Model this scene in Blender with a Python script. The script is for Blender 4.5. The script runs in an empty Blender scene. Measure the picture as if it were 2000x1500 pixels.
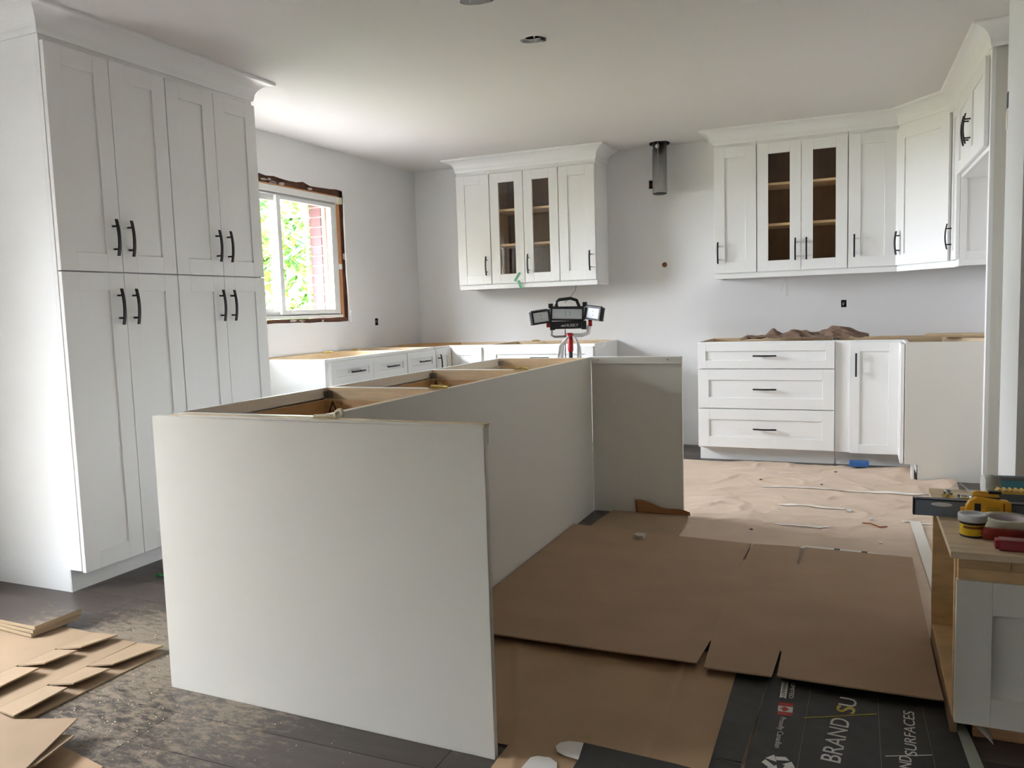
import bpy, bmesh, math, random
from mathutils import Vector, Matrix, noise
from mathutils.geometry import tessellate_polygon
random.seed(7)
SC = bpy.context.scene
COL = SC.collection
R = math.radians

# ------------------------------------------------------------------ camera
YAW, PITCH, ROLL, FPX = -0.408896, -0.0926, -0.0317513, 1572.53
fw = Vector((math.sin(YAW)*math.cos(PITCH), math.cos(YAW)*math.cos(PITCH), math.sin(PITCH)))
rt = Vector((math.cos(YAW), -math.sin(YAW), 0)); up = rt.cross(fw)
c_, s_ = math.cos(ROLL), math.sin(ROLL)
r2 = c_*rt + s_*up; u2 = -s_*rt + c_*up
cam = bpy.data.cameras.new('camera'); camo = bpy.data.objects.new('camera', cam); COL.objects.link(camo)
m = Matrix((r2, u2, -fw)).transposed().to_4x4(); m.translation = (0, 0, 1.16); camo.matrix_world = m
cam.sensor_width = 36; cam.sensor_fit = 'HORIZONTAL'; cam.lens = FPX/2000*36; cam.clip_start = .05; cam.clip_end = 200
SC.camera = camo
# ------------------------------------------------------------------ world, exposure
SC.view_settings.view_transform = 'Standard'; SC.view_settings.look = 'None'
SC.view_settings.gamma = 1; SC.view_settings.use_curve_mapping = False
SC.view_settings.exposure = 3.05
SC.cycles.diffuse_bounces = 5; SC.cycles.max_bounces = 8; SC.cycles.glossy_bounces = 2; SC.cycles.transparent_max_bounces = 6
W = bpy.data.worlds.new('overcast_sky'); SC.world = W; W.use_nodes = True
bg = W.node_tree.nodes['Background']; bg.inputs[0].default_value = (0.85, 0.90, 1.0, 1); bg.inputs[1].default_value = 9.0
sun = bpy.data.lights.new('sun', 'SUN'); sun.energy = 5.0; sun.angle = R(2); sun.color = (1.0, .97, .93)
suno = bpy.data.objects.new('sun', sun); COL.objects.link(suno); suno.location = (-6, -4, 9)
suno.rotation_euler = Vector((.16, -.62, .78)).to_track_quat('Z', 'Y').to_euler()
def portal(name, loc, rot, sx, sy):
    L = bpy.data.lights.new(name, 'AREA'); L.shape = 'RECTANGLE'; L.size = sx; L.size_y = sy; L.energy = 1
    L.cycles.is_portal = True
    o = bpy.data.objects.new(name, L); COL.objects.link(o); o.location = loc; o.rotation_euler = rot
    return o
XL, YB, ZC, XR = -3.773, 6.60, 2.435, 0.90
PD0, PD1, PDH = 0.15, 1.35, 2.08          # glazed patio door in the left wall, beside the photographer
portal('daylight_portal_window', (XL-.10, 4.56, 1.62), (0, R(-90), 0), 1.0, 1.75)
portal('daylight_portal_door', (XL-.10, (PD0+PD1)/2, PDH/2), (0, R(-90), 0), PDH, PD1-PD0)

# ------------------------------------------------------------------ materials
def lin(c): return tuple(((v/255+.055)/1.055)**2.4 if v/255 > .04045 else v/255/12.92 for v in c)
MATS = {}
def mat(name, rgb, rough=.5, metal=0, spec=.5, var=0, scale=6, stretch=(1,1,1), bump=0, bscale=60, trans=0, coat=0):
    if name in MATS: return MATS[name]
    M = bpy.data.materials.new(name); M.use_nodes = True; N = M.node_tree.nodes; L = M.node_tree.links
    b = N['Principled BSDF']; col = lin(rgb)
    b.inputs['Base Color'].default_value = (*col, 1); b.inputs['Roughness'].default_value = rough
    b.inputs['Metallic'].default_value = metal; b.inputs['Specular IOR Level'].default_value = spec
    if trans: b.inputs['Transmission Weight'].default_value = trans
    if coat: b.inputs['Coat Weight'].default_value = coat
    if var or bump:
        g = N.new('ShaderNodeNewGeometry'); mp = N.new('ShaderNodeMapping'); L.new(g.outputs['Position'], mp.inputs[0])
        mp.inputs['Scale'].default_value = stretch
    if var:
        n = N.new('ShaderNodeTexNoise'); n.inputs['Scale'].default_value = scale; n.inputs['Detail'].default_value = 5
        L.new(mp.outputs[0], n.inputs['Vector'])
        cr = N.new('ShaderNodeValToRGB'); L.new(n.outputs['Fac'], cr.inputs[0])
        cr.color_ramp.elements[0].position = .3; cr.color_ramp.elements[1].position = .7
        cr.color_ramp.elements[0].color = (*[max(0, x*(1-var)) for x in col], 1); cr.color_ramp.elements[1].color = (*[min(1, x*(1+var)) for x in col], 1)
        L.new(cr.outputs[0], b.inputs['Base Color'])
    if bump:
        n2 = N.new('ShaderNodeTexNoise'); n2.inputs['Scale'].default_value = bscale; n2.inputs['Detail'].default_value = 4
        L.new(mp.outputs[0], n2.inputs['Vector'])
        bp = N.new('ShaderNodeBump'); bp.inputs['Strength'].default_value = bump; bp.inputs['Distance'].default_value = .01
        L.new(n2.outputs['Fac'], bp.inputs['Height']); L.new(bp.outputs[0], b.inputs['Normal'])
    MATS[name] = M; return M
def thin_glass(name, fac=.07, tint=(1,1,1)):
    M = bpy.data.materials.new(name); M.use_nodes = True; N = M.node_tree.nodes; L = M.node_tree.links
    N.remove(N['Principled BSDF']); t = N.new('ShaderNodeBsdfTransparent'); t.inputs[0].default_value = (*tint, 1)
    g = N.new('ShaderNodeBsdfGlossy'); g.inputs['Roughness'].default_value = .02
    mx = N.new('ShaderNodeMixShader'); mx.inputs[0].default_value = fac
    L.new(t.outputs[0], mx.inputs[1]); L.new(g.outputs[0], mx.inputs[2]); L.new(mx.outputs[0], N['Material Output'].inputs[0])
    MATS[name] = M; return M
def floor_mat():
    M = bpy.data.materials.new('dark_wood_with_sawdust'); M.use_nodes = True; N = M.node_tree.nodes; L = M.node_tree.links
    b = N['Principled BSDF']; b.inputs['Roughness'].default_value = .42
    g = N.new('ShaderNodeNewGeometry'); oi = N.new('ShaderNodeObjectInfo')
    mp = N.new('ShaderNodeMapping'); mp.inputs['Scale'].default_value = (1.2, 12, 1); L.new(g.outputs['Position'], mp.inputs[0])
    n = N.new('ShaderNodeTexNoise'); n.inputs['Scale'].default_value = 3; n.inputs['Detail'].default_value = 8; L.new(mp.outputs[0], n.inputs['Vector'])
    cr = N.new('ShaderNodeValToRGB'); L.new(n.outputs['Fac'], cr.inputs[0])
    cr.color_ramp.elements[0].color = (*lin((62, 54, 48)), 1); cr.color_ramp.elements[1].color = (*lin((92, 82, 74)), 1)
    mul = N.new('ShaderNodeMixRGB'); mul.blend_type = 'MULTIPLY'; mul.inputs[0].default_value = .35
    L.new(cr.outputs[0], mul.inputs[1]); L.new(oi.outputs['Random'], mul.inputs[2])
    # sawdust: smears along the boards, thickest around the island front
    mp2 = N.new('ShaderNodeMapping'); mp2.inputs['Scale'].default_value = (9, 20, 1); mp2.inputs['Rotation'].default_value = (0, 0, R(35)); L.new(g.outputs['Position'], mp2.inputs[0])
    d1 = N.new('ShaderNodeTexNoise'); d1.inputs['Scale'].default_value = 2.2; d1.inputs['Detail'].default_value = 9; d1.inputs['Roughness'].default_value = .78; L.new(mp2.outputs[0], d1.inputs['Vector'])
    d2 = N.new('ShaderNodeTexNoise'); d2.inputs['Scale'].default_value = 1.7; L.new(g.outputs['Position'], d2.inputs['Vector'])
    sep = N.new('ShaderNodeSeparateXYZ'); L.new(g.outputs['Position'], sep.inputs[0])
    def band(sock, c, w):
        a = N.new('ShaderNodeMath'); a.operation = 'SUBTRACT'; L.new(sock, a.inputs[0]); a.inputs[1].default_value = c
        p = N.new('ShaderNodeMath'); p.operation = 'MULTIPLY'; L.new(a.outputs[0], p.inputs[0]); L.new(a.outputs[0], p.inputs[1])
        q = N.new('ShaderNodeMath'); q.operation = 'MULTIPLY_ADD'; L.new(p.outputs[0], q.inputs[0]); q.inputs[1].default_value = -1/(w*w); q.inputs[2].default_value = 1; q.use_clamp = True
        return q.outputs[0]
    bb = N.new('ShaderNodeMath'); bb.operation = 'MULTIPLY'; L.new(band(sep.outputs[0], -2.1, .95), bb.inputs[0]); L.new(band(sep.outputs[1], 1.85, .95), bb.inputs[1])
    s1 = N.new('ShaderNodeMath'); s1.operation = 'MULTIPLY_ADD'; L.new(d2.outputs['Fac'], s1.inputs[0]); s1.inputs[1].default_value = .5; L.new(d1.outputs['Fac'], s1.inputs[2])
    s2 = N.new('ShaderNodeMath'); s2.operation = 'MULTIPLY_ADD'; L.new(bb.outputs[0], s2.inputs[0]); s2.inputs[1].default_value = .22; L.new(s1.outputs[0], s2.inputs[2])
    rr = N.new('ShaderNodeValToRGB'); L.new(s2.outputs[0], rr.inputs[0]); rr.color_ramp.elements[0].position = .87; rr.color_ramp.elements[1].position = 1.0
    rr.color_ramp.elements[1].color = (.48, .48, .48, 1)
    mx = N.new('ShaderNodeMixRGB'); L.new(rr.outputs[0], mx.inputs[0]); L.new(mul.outputs[0], mx.inputs[1]); mx.inputs[2].default_value = (*lin((176, 160, 136)), 1)
    L.new(mx.outputs[0], b.inputs['Base Color'])
    rg = N.new('ShaderNodeMath'); rg.operation = 'MULTIPLY_ADD'; L.new(rr.outputs[0], rg.inputs[0]); rg.inputs[1].default_value = .4; rg.inputs[2].default_value = .42; L.new(rg.outputs[0], b.inputs['Roughness'])
    MATS['floor'] = M; return M
def ply_edge(name, base):
    return mat(name, base, .6, var=.35, scale=3, stretch=(2, 2, 160))
WHITE = mat('cabinet_white_paint', (236, 236, 233), .32, spec=.45)
WALL = mat('wall_primer', (226, 225, 224), .75, bump=.02, bscale=250)
TAUPE = mat('taupe_wall_paint', (128, 118, 108), .8)
CEIL = mat('ceiling_paint', (222, 219, 215), .8, bump=.03, bscale=180)
PANEL = mat('painted_panel', (220, 217, 207), .36, spec=.45)
MAPLE = mat('maple_plywood', (214, 190, 154), .5, var=.13, scale=2.5, stretch=(3, 3, 22), bump=.01)
MAPLEH = mat('maple_plywood_grain_along', (206, 166, 116), .5, var=.16, scale=2.5, stretch=(2, 2, 30), bump=.01)
DARKWOOD = mat('aged_cabinet_back', (128, 100, 68), .6, var=.12, scale=3, stretch=(8, 8, 1.5))  # glazed cabinet backs: shade of the interior put into a darker brown
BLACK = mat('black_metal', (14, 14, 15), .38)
BPLAS = mat('black_plastic', (20, 20, 22), .5)
RED = mat('red_plastic', (168, 24, 30), .4)
GALV = mat('galvanised_steel', (168, 171, 169), .30, metal=1, var=.12, scale=14, stretch=(1, 1, .5))
STEEL = mat('zinc_steel', (170, 170, 168), .35, metal=1)
BRASS = mat('brass_zinc', (206, 182, 112), .3, metal=1, var=.3, scale=60)
KRAFT = mat('kraft_paper', (210, 188, 166), .75, var=.05, scale=5, bump=.12, bscale=16)
KRAFTN = mat('kraft_paper_smooth', (178, 148, 114), .7, var=.06, scale=4)
CARD = mat('corrugated_cardboard', (166, 138, 110), .8, var=.05, scale=4, stretch=(1, 1.6, 1))
CARDL = mat('corrugated_cardboard_light', (160, 136, 108), .8, var=.07, scale=6)
BOXBLK = mat('black_printed_card', (34, 34, 32), .55, var=.5, scale=22)
PRINTW = mat('white_ink', (214, 212, 206), .6); PRINTY = mat('yellow_ink', (196, 178, 44), .6); PRINTR = mat('red_ink', (176, 42, 38), .6)
TAPEW = mat('white_masking_tape', (232, 226, 216), .6); TAPEG = mat('green_masking_tape', (92, 172, 128), .6)
VINYL = mat('white_vinyl', (226, 226, 222), .35)
STUD = mat('rough_pine_framing', (150, 96, 62), .75, var=.3, scale=5, stretch=(6, 1.2, 6))
STUDD = mat('dark_stained_framing', (92, 56, 40), .8, var=.45, scale=14)
CREAM = mat('cream_soffit', (232, 218, 190), .6)
BRICK = mat('red_brick', (100, 68, 70), .85, var=.2, scale=12, bump=.1); MORTAR = mat('mortar', (176, 168, 160), .9)
LEAF1 = mat('leaf_green', (108, 150, 76), .55, var=.3, scale=1.5); LEAF2 = mat('leaf_yellow_green', (158, 180, 84), .55, var=.3, scale=1.5); LEAF3 = mat('leaf_deep_green', (86, 130, 96), .5, var=.3, scale=1.5)
BARK = mat('bark', (92, 76, 62), .9, var=.3, scale=9); LAWN = mat('lawn', (112, 108, 78), .9, var=.25, scale=3)
GLASS = thin_glass('window_glass', .06); CGLASS = thin_glass('cabinet_glass', .02)
LENS = mat('frosted_lens', (206, 212, 214), .3, coat=.3); WIRE = mat('white_cable', (206, 202, 194), .5); CLOTH = mat('brown_drop_cloth', (128, 104, 86), .9, var=.12, scale=20)
BLUE = mat('blue_sanding_block', (52, 98, 158), .8, var=.1, scale=60); WRAP = mat('white_plastic_film', (226, 226, 228), .3)
FLOORM = floor_mat()

# ------------------------------------------------------------------ mesh helpers
class MB:
    def __init__(s): s.v = []; s.f = []; s.m = []; s.sm = []; s.xf = None
    def add(s, vs, fs, m=0, smooth=False):
        b = len(s.v)
        for p in vs:
            p = Vector(p)
            s.v.append(s.xf @ p if s.xf else p)
        for i, f in enumerate(fs):
            s.f.append([b+k for k in f]); s.m.append(m[i] if isinstance(m, (list, tuple)) else m); s.sm.append(smooth)
        return s
    def box(s, x0, y0, z0, x1, y1, z1, m=0, **fm):
        x0, x1 = min(x0, x1), max(x0, x1); y0, y1 = min(y0, y1), max(y0, y1); z0, z1 = min(z0, z1), max(z0, z1)
        vs = [(x0,y0,z0),(x1,y0,z0),(x1,y1,z0),(x0,y1,z0),(x0,y0,z1),(x1,y0,z1),(x1,y1,z1),(x0,y1,z1)]
        fs = [(0,3,2,1),(4,5,6,7),(0,1,5,4),(2,3,7,6),(1,2,6,5),(3,0,4,7)]
        k = ['nz','pz','ny','py','px','nx']
        return s.add(vs, fs, [fm.get(n, m) for n in k])
    def prism(s, pts, a, b, axis='z', m=0, mtop=None):
        n = len(pts)
        def P(p, h): return {'z': (p[0], p[1], h), 'x': (h, p[0], p[1]), 'y': (p[0], h, p[1])}[axis]
        vs = [P(p, a) for p in pts] + [P(p, b) for p in pts]
        area = sum(pts[i][0]*pts[(i+1) % n][1]-pts[(i+1) % n][0]*pts[i][1] for i in range(n))
        ccw = (area > 0) ^ (axis == 'y')
        lo = list(range(n)); hi = list(range(n, 2*n))
        fs = [lo[::-1] if ccw else lo, hi if ccw else hi[::-1]]
        for i in range(n):
            j = (i+1) % n
            fs.append((i, j, n+j, n+i) if ccw else (j, i, n+i, n+j))
        return s.add(vs, fs, [m, m if mtop is None else mtop]+[m]*n)
    def tube(s, path, r, n=8, m=0, smooth=True):
        path = [Vector(p) for p in path]; rings = []
        rad = r if isinstance(r, (list, tuple)) else [r]*len(path)
        prev = None
        for i, p in enumerate(path):
            d = (path[min(i+1, len(path)-1)]-path[max(i-1, 0)]).normalized()
            a = prev if prev is not None else (Vector((0,0,1)) if abs(d.z) < .9 else Vector((1,0,0)))
            u = (a - d*a.dot(d)).normalized(); w = d.cross(u); prev = u
            rings.append([p+rad[i]*(math.cos(t)*u+math.sin(t)*w) for t in [2*math.pi*k/n for k in range(n)]])
        vs = [q for rg in rings for q in rg]; fs = []
        for i in range(len(path)-1):
            for k in range(n):
                k2 = (k+1) % n; fs.append((i*n+k, i*n+k2, (i+1)*n+k2, (i+1)*n+k))
        s.add(vs, fs, m, smooth)
        s.add(rings[0], [list(range(n))[::-1]], m); s.add(rings[-1], [list(range(n))], m)
        return s
    def lathe(s, prof, n=24, c=(0,0,0), m=0, smooth=True):
        vs = []; fs = []
        for (r, z) in prof:
            for k in range(n):
                t = 2*math.pi*k/n; vs.append((c[0]+r*math.cos(t), c[1]+r*math.sin(t), c[2]+z))
        ms = []
        for i in range(len(prof)-1):
            for k in range(n):
                k2 = (k+1) % n; fs.append((i*n+k, i*n+k2, (i+1)*n+k2, (i+1)*n+k)); ms.append(m[i] if isinstance(m, list) else m)
        return s.add(vs, fs, ms, smooth)
    def grid(s, fn, nu, nv, m=0, smooth=True, keep=None):
        vs = [fn(i/nu, j/nv) for j in range(nv+1) for i in range(nu+1)]
        fs = [(j*(nu+1)+i, j*(nu+1)+i+1, (j+1)*(nu+1)+i+1, (j+1)*(nu+1)+i) for j in range(nv) for i in range(nu)]
        if keep: fs = [f for f in fs if all(keep(vs[k]) for k in f)]
        return s.add(vs, fs, m, smooth)
    def plate(s, outer, holes, fn, m=0):
        """flat sheet with holes; fn maps (u, v, side 0/1) to 3-D"""
        loops = [outer]+holes; flat = [p for l in loops for p in l]
        tri = tessellate_polygon([[Vector((p[0], p[1], 0)) for p in l] for l in loops])
        for side in (0, 1):
            s.add([fn(p[0], p[1], side) for p in flat], [list(t) for t in tri], m)
        for l in loops:
            n = len(l)
            s.add([fn(p[0], p[1], 0) for p in l]+[fn(p[0], p[1], 1) for p in l], [(i, (i+1) % n, n+(i+1) % n, n+i) for i in range(n)], m)
        return s
    def sweep(s, path, prof, m=0, smooth=False):
        """profile (offset to the left of travel, z) swept along a plan polyline with mitres"""
        P = [Vector((p[0], p[1])) for p in path]; n = len(P); k = len(prof); rows = []
        for i in range(n):
            ds = []
            if i > 0: ds.append((P[i]-P[i-1]).normalized())
            if i < n-1: ds.append((P[i+1]-P[i]).normalized())
            ns = [Vector((-d.y, d.x)) for d in ds]
            nn = sum(ns, Vector((0, 0))).normalized(); sc = 1/max(.3, nn.dot(ns[0]))
            rows.append([(P[i].x+nn.x*sc*o, P[i].y+nn.y*sc*o, z) for (o, z) in prof])
        vs = [q for r_ in rows for q in r_]; fs = []
        for i in range(n-1):
            for a in range(k):
                b = (a+1) % k; fs.append((i*k+a, i*k+b, (i+1)*k+b, (i+1)*k+a))
        fs += [list(range(k))[::-1], [(n-1)*k+a for a in range(k)]]
        return s.add(vs, fs, m, smooth)
    def build(s, name, mats, parent=None, bevel=0, label=None, loc=None, recalc=True):
        me = bpy.data.meshes.new(name)
        off = Vector((0, 0, 0))
        if parent is None and loc is None and s.v:
            lo = [min(v[i] for v in s.v) for i in range(3)]; hi = [max(v[i] for v in s.v) for i in range(3)]
            off = Vector(((lo[0]+hi[0])/2, (lo[1]+hi[1])/2, lo[2]))
        me.from_pydata([v-off for v in s.v], [], s.f)
        if not isinstance(mats, (list, tuple)): mats = [mats]
        for x in mats: me.materials.append(x)
        for p, mi, sm in zip(me.polygons, s.m, s.sm): p.material_index = mi; p.use_smooth = sm
        if recalc:
            bm = bmesh.new(); bm.from_mesh(me); bmesh.ops.recalc_face_normals(bm, faces=bm.faces); bm.to_mesh(me); bm.free()
        o = bpy.data.objects.new(name, me); COL.objects.link(o)
        if parent is not None: o.parent = parent
        elif loc is not None: o.location = loc
        else: o.location = off
        if bevel:
            bv = o.modifiers.new('edge', 'BEVEL'); bv.width = bevel; bv.segments = 2; bv.limit_method = 'ANGLE'; bv.angle_limit = R(40)
        if label: o['label'] = label
        return o
def thing(name, label, cat, loc=(0,0,0), rotz=0, group=None):
    o = bpy.data.objects.new(name, None); COL.objects.link(o); o.empty_display_size = .1
    o.location = loc; o.rotation_euler = (0, 0, rotz); o['label'] = label; o['category'] = cat
    if group: o['group'] = group
    return o
def tag(o, label, cat, group=None):
    o['label'] = label; o['category'] = cat
    if group: o['group'] = group
    return o
def struct(o, label=None):
    o['kind'] = 'structure'
    if label: o['label'] = label
    return o
def dup(o, parent=None):
    c = o.copy(); COL.objects.link(c); c.parent = parent
    return c
def box(name, a, b, mt, parent=None, bevel=0, **k): return MB().box(*a, *b).build(name, mt, parent, bevel, **k)
def text(name, body, size, mt, parent, loc, rot, width=None, ext=.0004, height=None):
    cu = bpy.data.curves.new(name, 'FONT'); cu.body = body; cu.size = size; cu.extrude = ext
    o = bpy.data.objects.new(name, cu); COL.objects.link(o); bpy.context.view_layer.update()
    me = bpy.data.meshes.new_from_object(o.evaluated_get(bpy.context.evaluated_depsgraph_get()))
    bpy.data.objects.remove(o); me.materials.clear(); me.materials.append(mt); me.name = name
    xs = [v.co.x for v in me.vertices]; ys = [v.co.y for v in me.vertices]
    sx = width/(max(xs)-min(xs)) if width else 1; sy = height/(max(ys)-min(ys)) if height else sx
    for v in me.vertices: v.co.x = (v.co.x-min(xs))*sx; v.co.y = v.co.y*sy
    t = bpy.data.objects.new(name, me); COL.objects.link(t); t.parent = parent; t.location = loc; t.rotation_euler = rot
    return t

# ------------------------------------------------------------------ the setting
# floor: a slab with engineered planks laid across the room
fl = struct(box('floor', (XL-.2, -2.6, -.12), (2.3, YB+.15, -.012), FLOORM), 'dark wood plank floor, dusty with sawdust')
PW = .1703
plank_meshes = {}
y = 1.527-PW*16; row = 0
while y < YB:
    x = XL + 0.0; first = True
    while x < 2.2:
        ln = random.choice([.35, .7, 1.0]) if first else 1.219; first = False
        x1 = min(x+ln, 2.2)
        y1 = min(y+PW, YB)
        if y1 > .6:
            key = (round(x1-x, 3), round(y1-y, 3))
            if key not in plank_meshes:
                w_, h_ = key
                p = MB().box(0, 0, -.012, w_-.0018, h_-.0018, 0).build('plank', FLOORM, fl, .001)
                plank_meshes[key] = p.data
            else:
                p = bpy.data.objects.new('plank', plank_meshes[key]); COL.objects.link(p); p.parent = fl
            p.location = Vector((x, y, 0)) - fl.location
        x = x1
    y += PW; row += 1
# ceiling with two ragged cut-outs
def ragged(cx, cy, r, n=18, sq=.8, seed=1):
    rnd = random.Random(seed); return [(cx+r*math.cos(2*math.pi*k/n)*(1+rnd.uniform(-.12, .12)), cy+sq*r*math.sin(2*math.pi*k/n)*(1+rnd.uniform(-.12, .12))) for k in range(n)]
CH = [(-1.441, 3.707, .062), (-1.458, 3.13, .075)]
DUCT = (-1.465, 6.475, .062)
ce = MB().plate([(XL-.15, -2.6), (2.3, -2.6), (2.3, YB+.15), (XL-.15, YB+.15)],
                [ragged(cx, cy, r, seed=i+3) for i, (cx, cy, r) in enumerate(CH)] + [ragged(DUCT[0], DUCT[1], .078, sq=1, seed=9)],
                lambda u, v, s: (u, v, ZC+.02*s)).build('ceiling', CEIL)
struct(ce, 'flat white painted ceiling with two cut-out light holes')
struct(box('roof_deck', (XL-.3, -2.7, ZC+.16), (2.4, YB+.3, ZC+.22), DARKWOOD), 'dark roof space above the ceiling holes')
# left wall with the kitchen window and the patio door openings
WY0, WY1, WZ0, WZ1 = 3.66, 5.46, 1.108, 2.135
def rag_rect(a0, a1, b0, b1, amp, seed):
    rnd = random.Random(seed); pts = []
    def seg(p, q, n, rough):
        for k in range(n):
            t = k/n; j = rnd.uniform(-amp, amp)*rough if k else 0
            dx, dy = q[0]-p[0], q[1]-p[1]; l = math.hypot(dx, dy)
            pts.append((p[0]+dx*t-dy/l*j, p[1]+dy*t+dx/l*j))
    seg((a0, b0), (a1, b0), 14, .5); seg((a1, b0), (a1, b1), 8, .4); seg((a1, b1), (a0, b1), 22, 1.0); seg((a0, b1), (a0, b0), 6, .3)
    return pts
OUT = [(5.854, 1.09, .018, .02)]
def rect(c0, c1, w, h): return [(c0-w, c1-h), (c0+w, c1-h), (c0+w, c1+h), (c0-w, c1+h)]
wl = MB().plate([(-2.6, 0), (YB+.13, 0), (YB+.13, ZC), (-2.6, ZC)],
                [rag_rect(WY0, WY1, WZ0, WZ1, .012, 4), [(PD0, .03), (PD1, .03), (PD1, PDH), (PD0, PDH)], rect(5.854, 1.09, .023, .030)],
                lambda u, v, s: (XL-.013*s, u, v)).build('wall_left', WALL)
struct(wl, 'pale grey primed wall with the window')
bx_ = MB()
bx_.plate([(-2.6, -.1), (YB+.13, -.1), (YB+.13, ZC+.1), (-2.6, ZC+.1)], [[(WY0-.04, WZ0-.04), (WY1+.04, WZ0-.04), (WY1+.04, WZ1+.04), (WY0-.04, WZ1+.04)], [(PD0-.01, .02), (PD1+.01, .02), (PD1+.01, PDH+.01), (PD0-.01, PDH+.01)]],
          lambda u, v, s: (XL-.08-.05*s, u, v))
struct(bx_.build('wall_outer_sheathing', MORTAR), 'outer sheathing of the left wall')
# back wall
BOXB = [(-.111, 1.123, .019, .027), (-1.562, 2.135, .024, .034)]
wb = MB().plate([(XL-.15, 0), (XR+.13, 0), (XR+.13, ZC), (XL-.15, ZC)],
                [rect(*b) for b in BOXB]+[[(-1.468+.019*math.cos(t), 1.482+.019*math.sin(t)) for t in [k*math.pi/6 for k in range(12)]]],
                lambda u, v, s: (u, YB+.013*s, v)).build('wall_back', WALL)
struct(wb, 'pale grey primed wall behind the cabinets')
struct(box('wall_back_backing', (XL-.2, YB+.10, -.1), (XR+.2, YB+.16, ZC+.2), DARKWOOD), 'stud space behind the back wall')
struct(box('wall_right', (XR, 3.444, 0), (XR+.12, YB+.1, ZC), WALL), 'white wall beside the fridge opening')
struct(MB().prism([(.481, 3.09), (2.3, 3.09), (2.3, 3.444), (.481, 3.444)], 0, ZC).build('wall_stub', WALL), 'white wall end beside the fridge panel')
struct(box('wall_far_right', (2.2, -2.6, 0), (2.32, 3.2, ZC), TAUPE), 'wall of the next room')
struct(box('wall_front', (XL-.15, -2.72, 0), (2.32, -2.6, ZC), TAUPE), 'wall behind the photographer')
# switch cut-out on the stub wall edge, over a patch of plaster
sb = thing('wall_switch_hole', 'dark cut-out with a plaster patch in the white wall end at right', 'wall hole', (.481, 3.43, 1.80))
MB().box(-.002, -.014, .02, .004, .014, .075).build('opening', BLACK, sb)
MB().prism([(-.008, -.055), (.02, -.05), (.03, -.012), (.012, .018), (-.006, .014)], -.0015, .001, 'x').build('plaster_patch', mat('plaster_patch', (222, 216, 196), .9), sb)

# ------------------------------------------------------------------ kitchen window
wi = struct(thing('window_1', 'sliding white vinyl window with torn-out trim', 'window', (XL, 4.70, WZ0)), None)
del wi['category']
def wp(name, a, b, mt, bevel=.0015, par=wi):
    return MB().box(a[0]-XL, a[1]-4.70, a[2]-WZ0, b[0]-XL, b[1]-4.70, b[2]-WZ0).build(name, mt, par, bevel)
xi, xo = XL-.006, XL-.13
wp('rough_header', (xi-.02, WY0-.03, WZ1-.045), (xo, WY1+.03, WZ1+.03), STUDD)
wp('rough_sill', (xi-.012, WY0-.03, WZ0-.03), (xo, WY1+.03, WZ0+.030), STUDD)
wp('rough_stud', (xi-.02, WY1-.018, WZ0-.03), (xo, WY1+.05, WZ1+.03), STUDD)
wp('rough_stud', (xi-.02, WY0-.05, WZ0-.03), (xo, WY0+.018, WZ1+.03), STUDD)
wp('pine_jamb', (xi-.02, 5.405, WZ0+.03), (xo, 5.432, WZ1-.05), mat('pine_strip', (196, 138, 92), .6, var=.15, scale=4, stretch=(8, 8, 1)))
wp('pine_strip', (xi-.012, WY0+.02, WZ1-.052), (xi-.05, 5.40, WZ1-.044), mat('pine_strip', (196, 138, 92)))
wp('frame_head', (xi-.012, WY0+.02, 2.038), (xo+.02, 5.40, 2.082), VINYL)
wp('track', (xi-.022, WY0+.02, 2.022), (xo+.03, 5.38, 2.040), mat('grey_track', (150, 150, 148), .5))
wp('frame_sill', (xi-.012, WY0+.02, 1.140), (xo+.02, 5.40, 1.162), VINYL)
wp('track', (xi-.03, WY0+.02, 1.160), (xi-.055, 5.38, 1.172), mat('grey_track', (150, 150, 148)))
wp('frame_jamb', (xi-.03, 5.372, 1.15), (xo+.02, 5.400, 2.05), VINYL)
wp('frame_jamb', (xi-.03, WY0+.02, 1.15), (xo+.02, WY0+.05, 2.05), VINYL)
wp('latch_clip', (xi-.004, 5.398, 1.52), (xi-.03, 5.412, 1.56), VINYL)
wp('corner_clip', (xi+.004, 5.388, 2.03), (xi-.03, 5.44, 2.08), mat('pale_plastic', (216, 212, 180), .5))
def sash(y0, y1, x0, x1, st):
    mb = MB(); z0, z1 = 1.165, 2.035
    for a in [(x0, y0, z0, x1, y0+st, z1), (x0, y1-st, z0, x1, y1, z1), (x0, y0+st, z0, x1, y1-st, z0+st*.9), (x0, y0+st, z1-st*.9, x1, y1-st, z1)]:
        mb.box(a[0]-XL, a[1]-4.7, a[2]-WZ0, a[3]-XL, a[4]-4.7, a[5]-WZ0)
    s = mb.build('sash', VINYL, wi, .002)
    g = MB().box((x0+x1)/2-XL-.002, y0+st-4.7, z0+st*.9-WZ0, (x0+x1)/2-XL+.002, y1-st-4.7, z1-st*.9-WZ0).build('pane', GLASS, s)
sash(4.685, 5.372, xi-.030, xi-.055, .044)
sash(WY0+.05, 4.765, xi-.062, xi-.088, .060)
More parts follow.
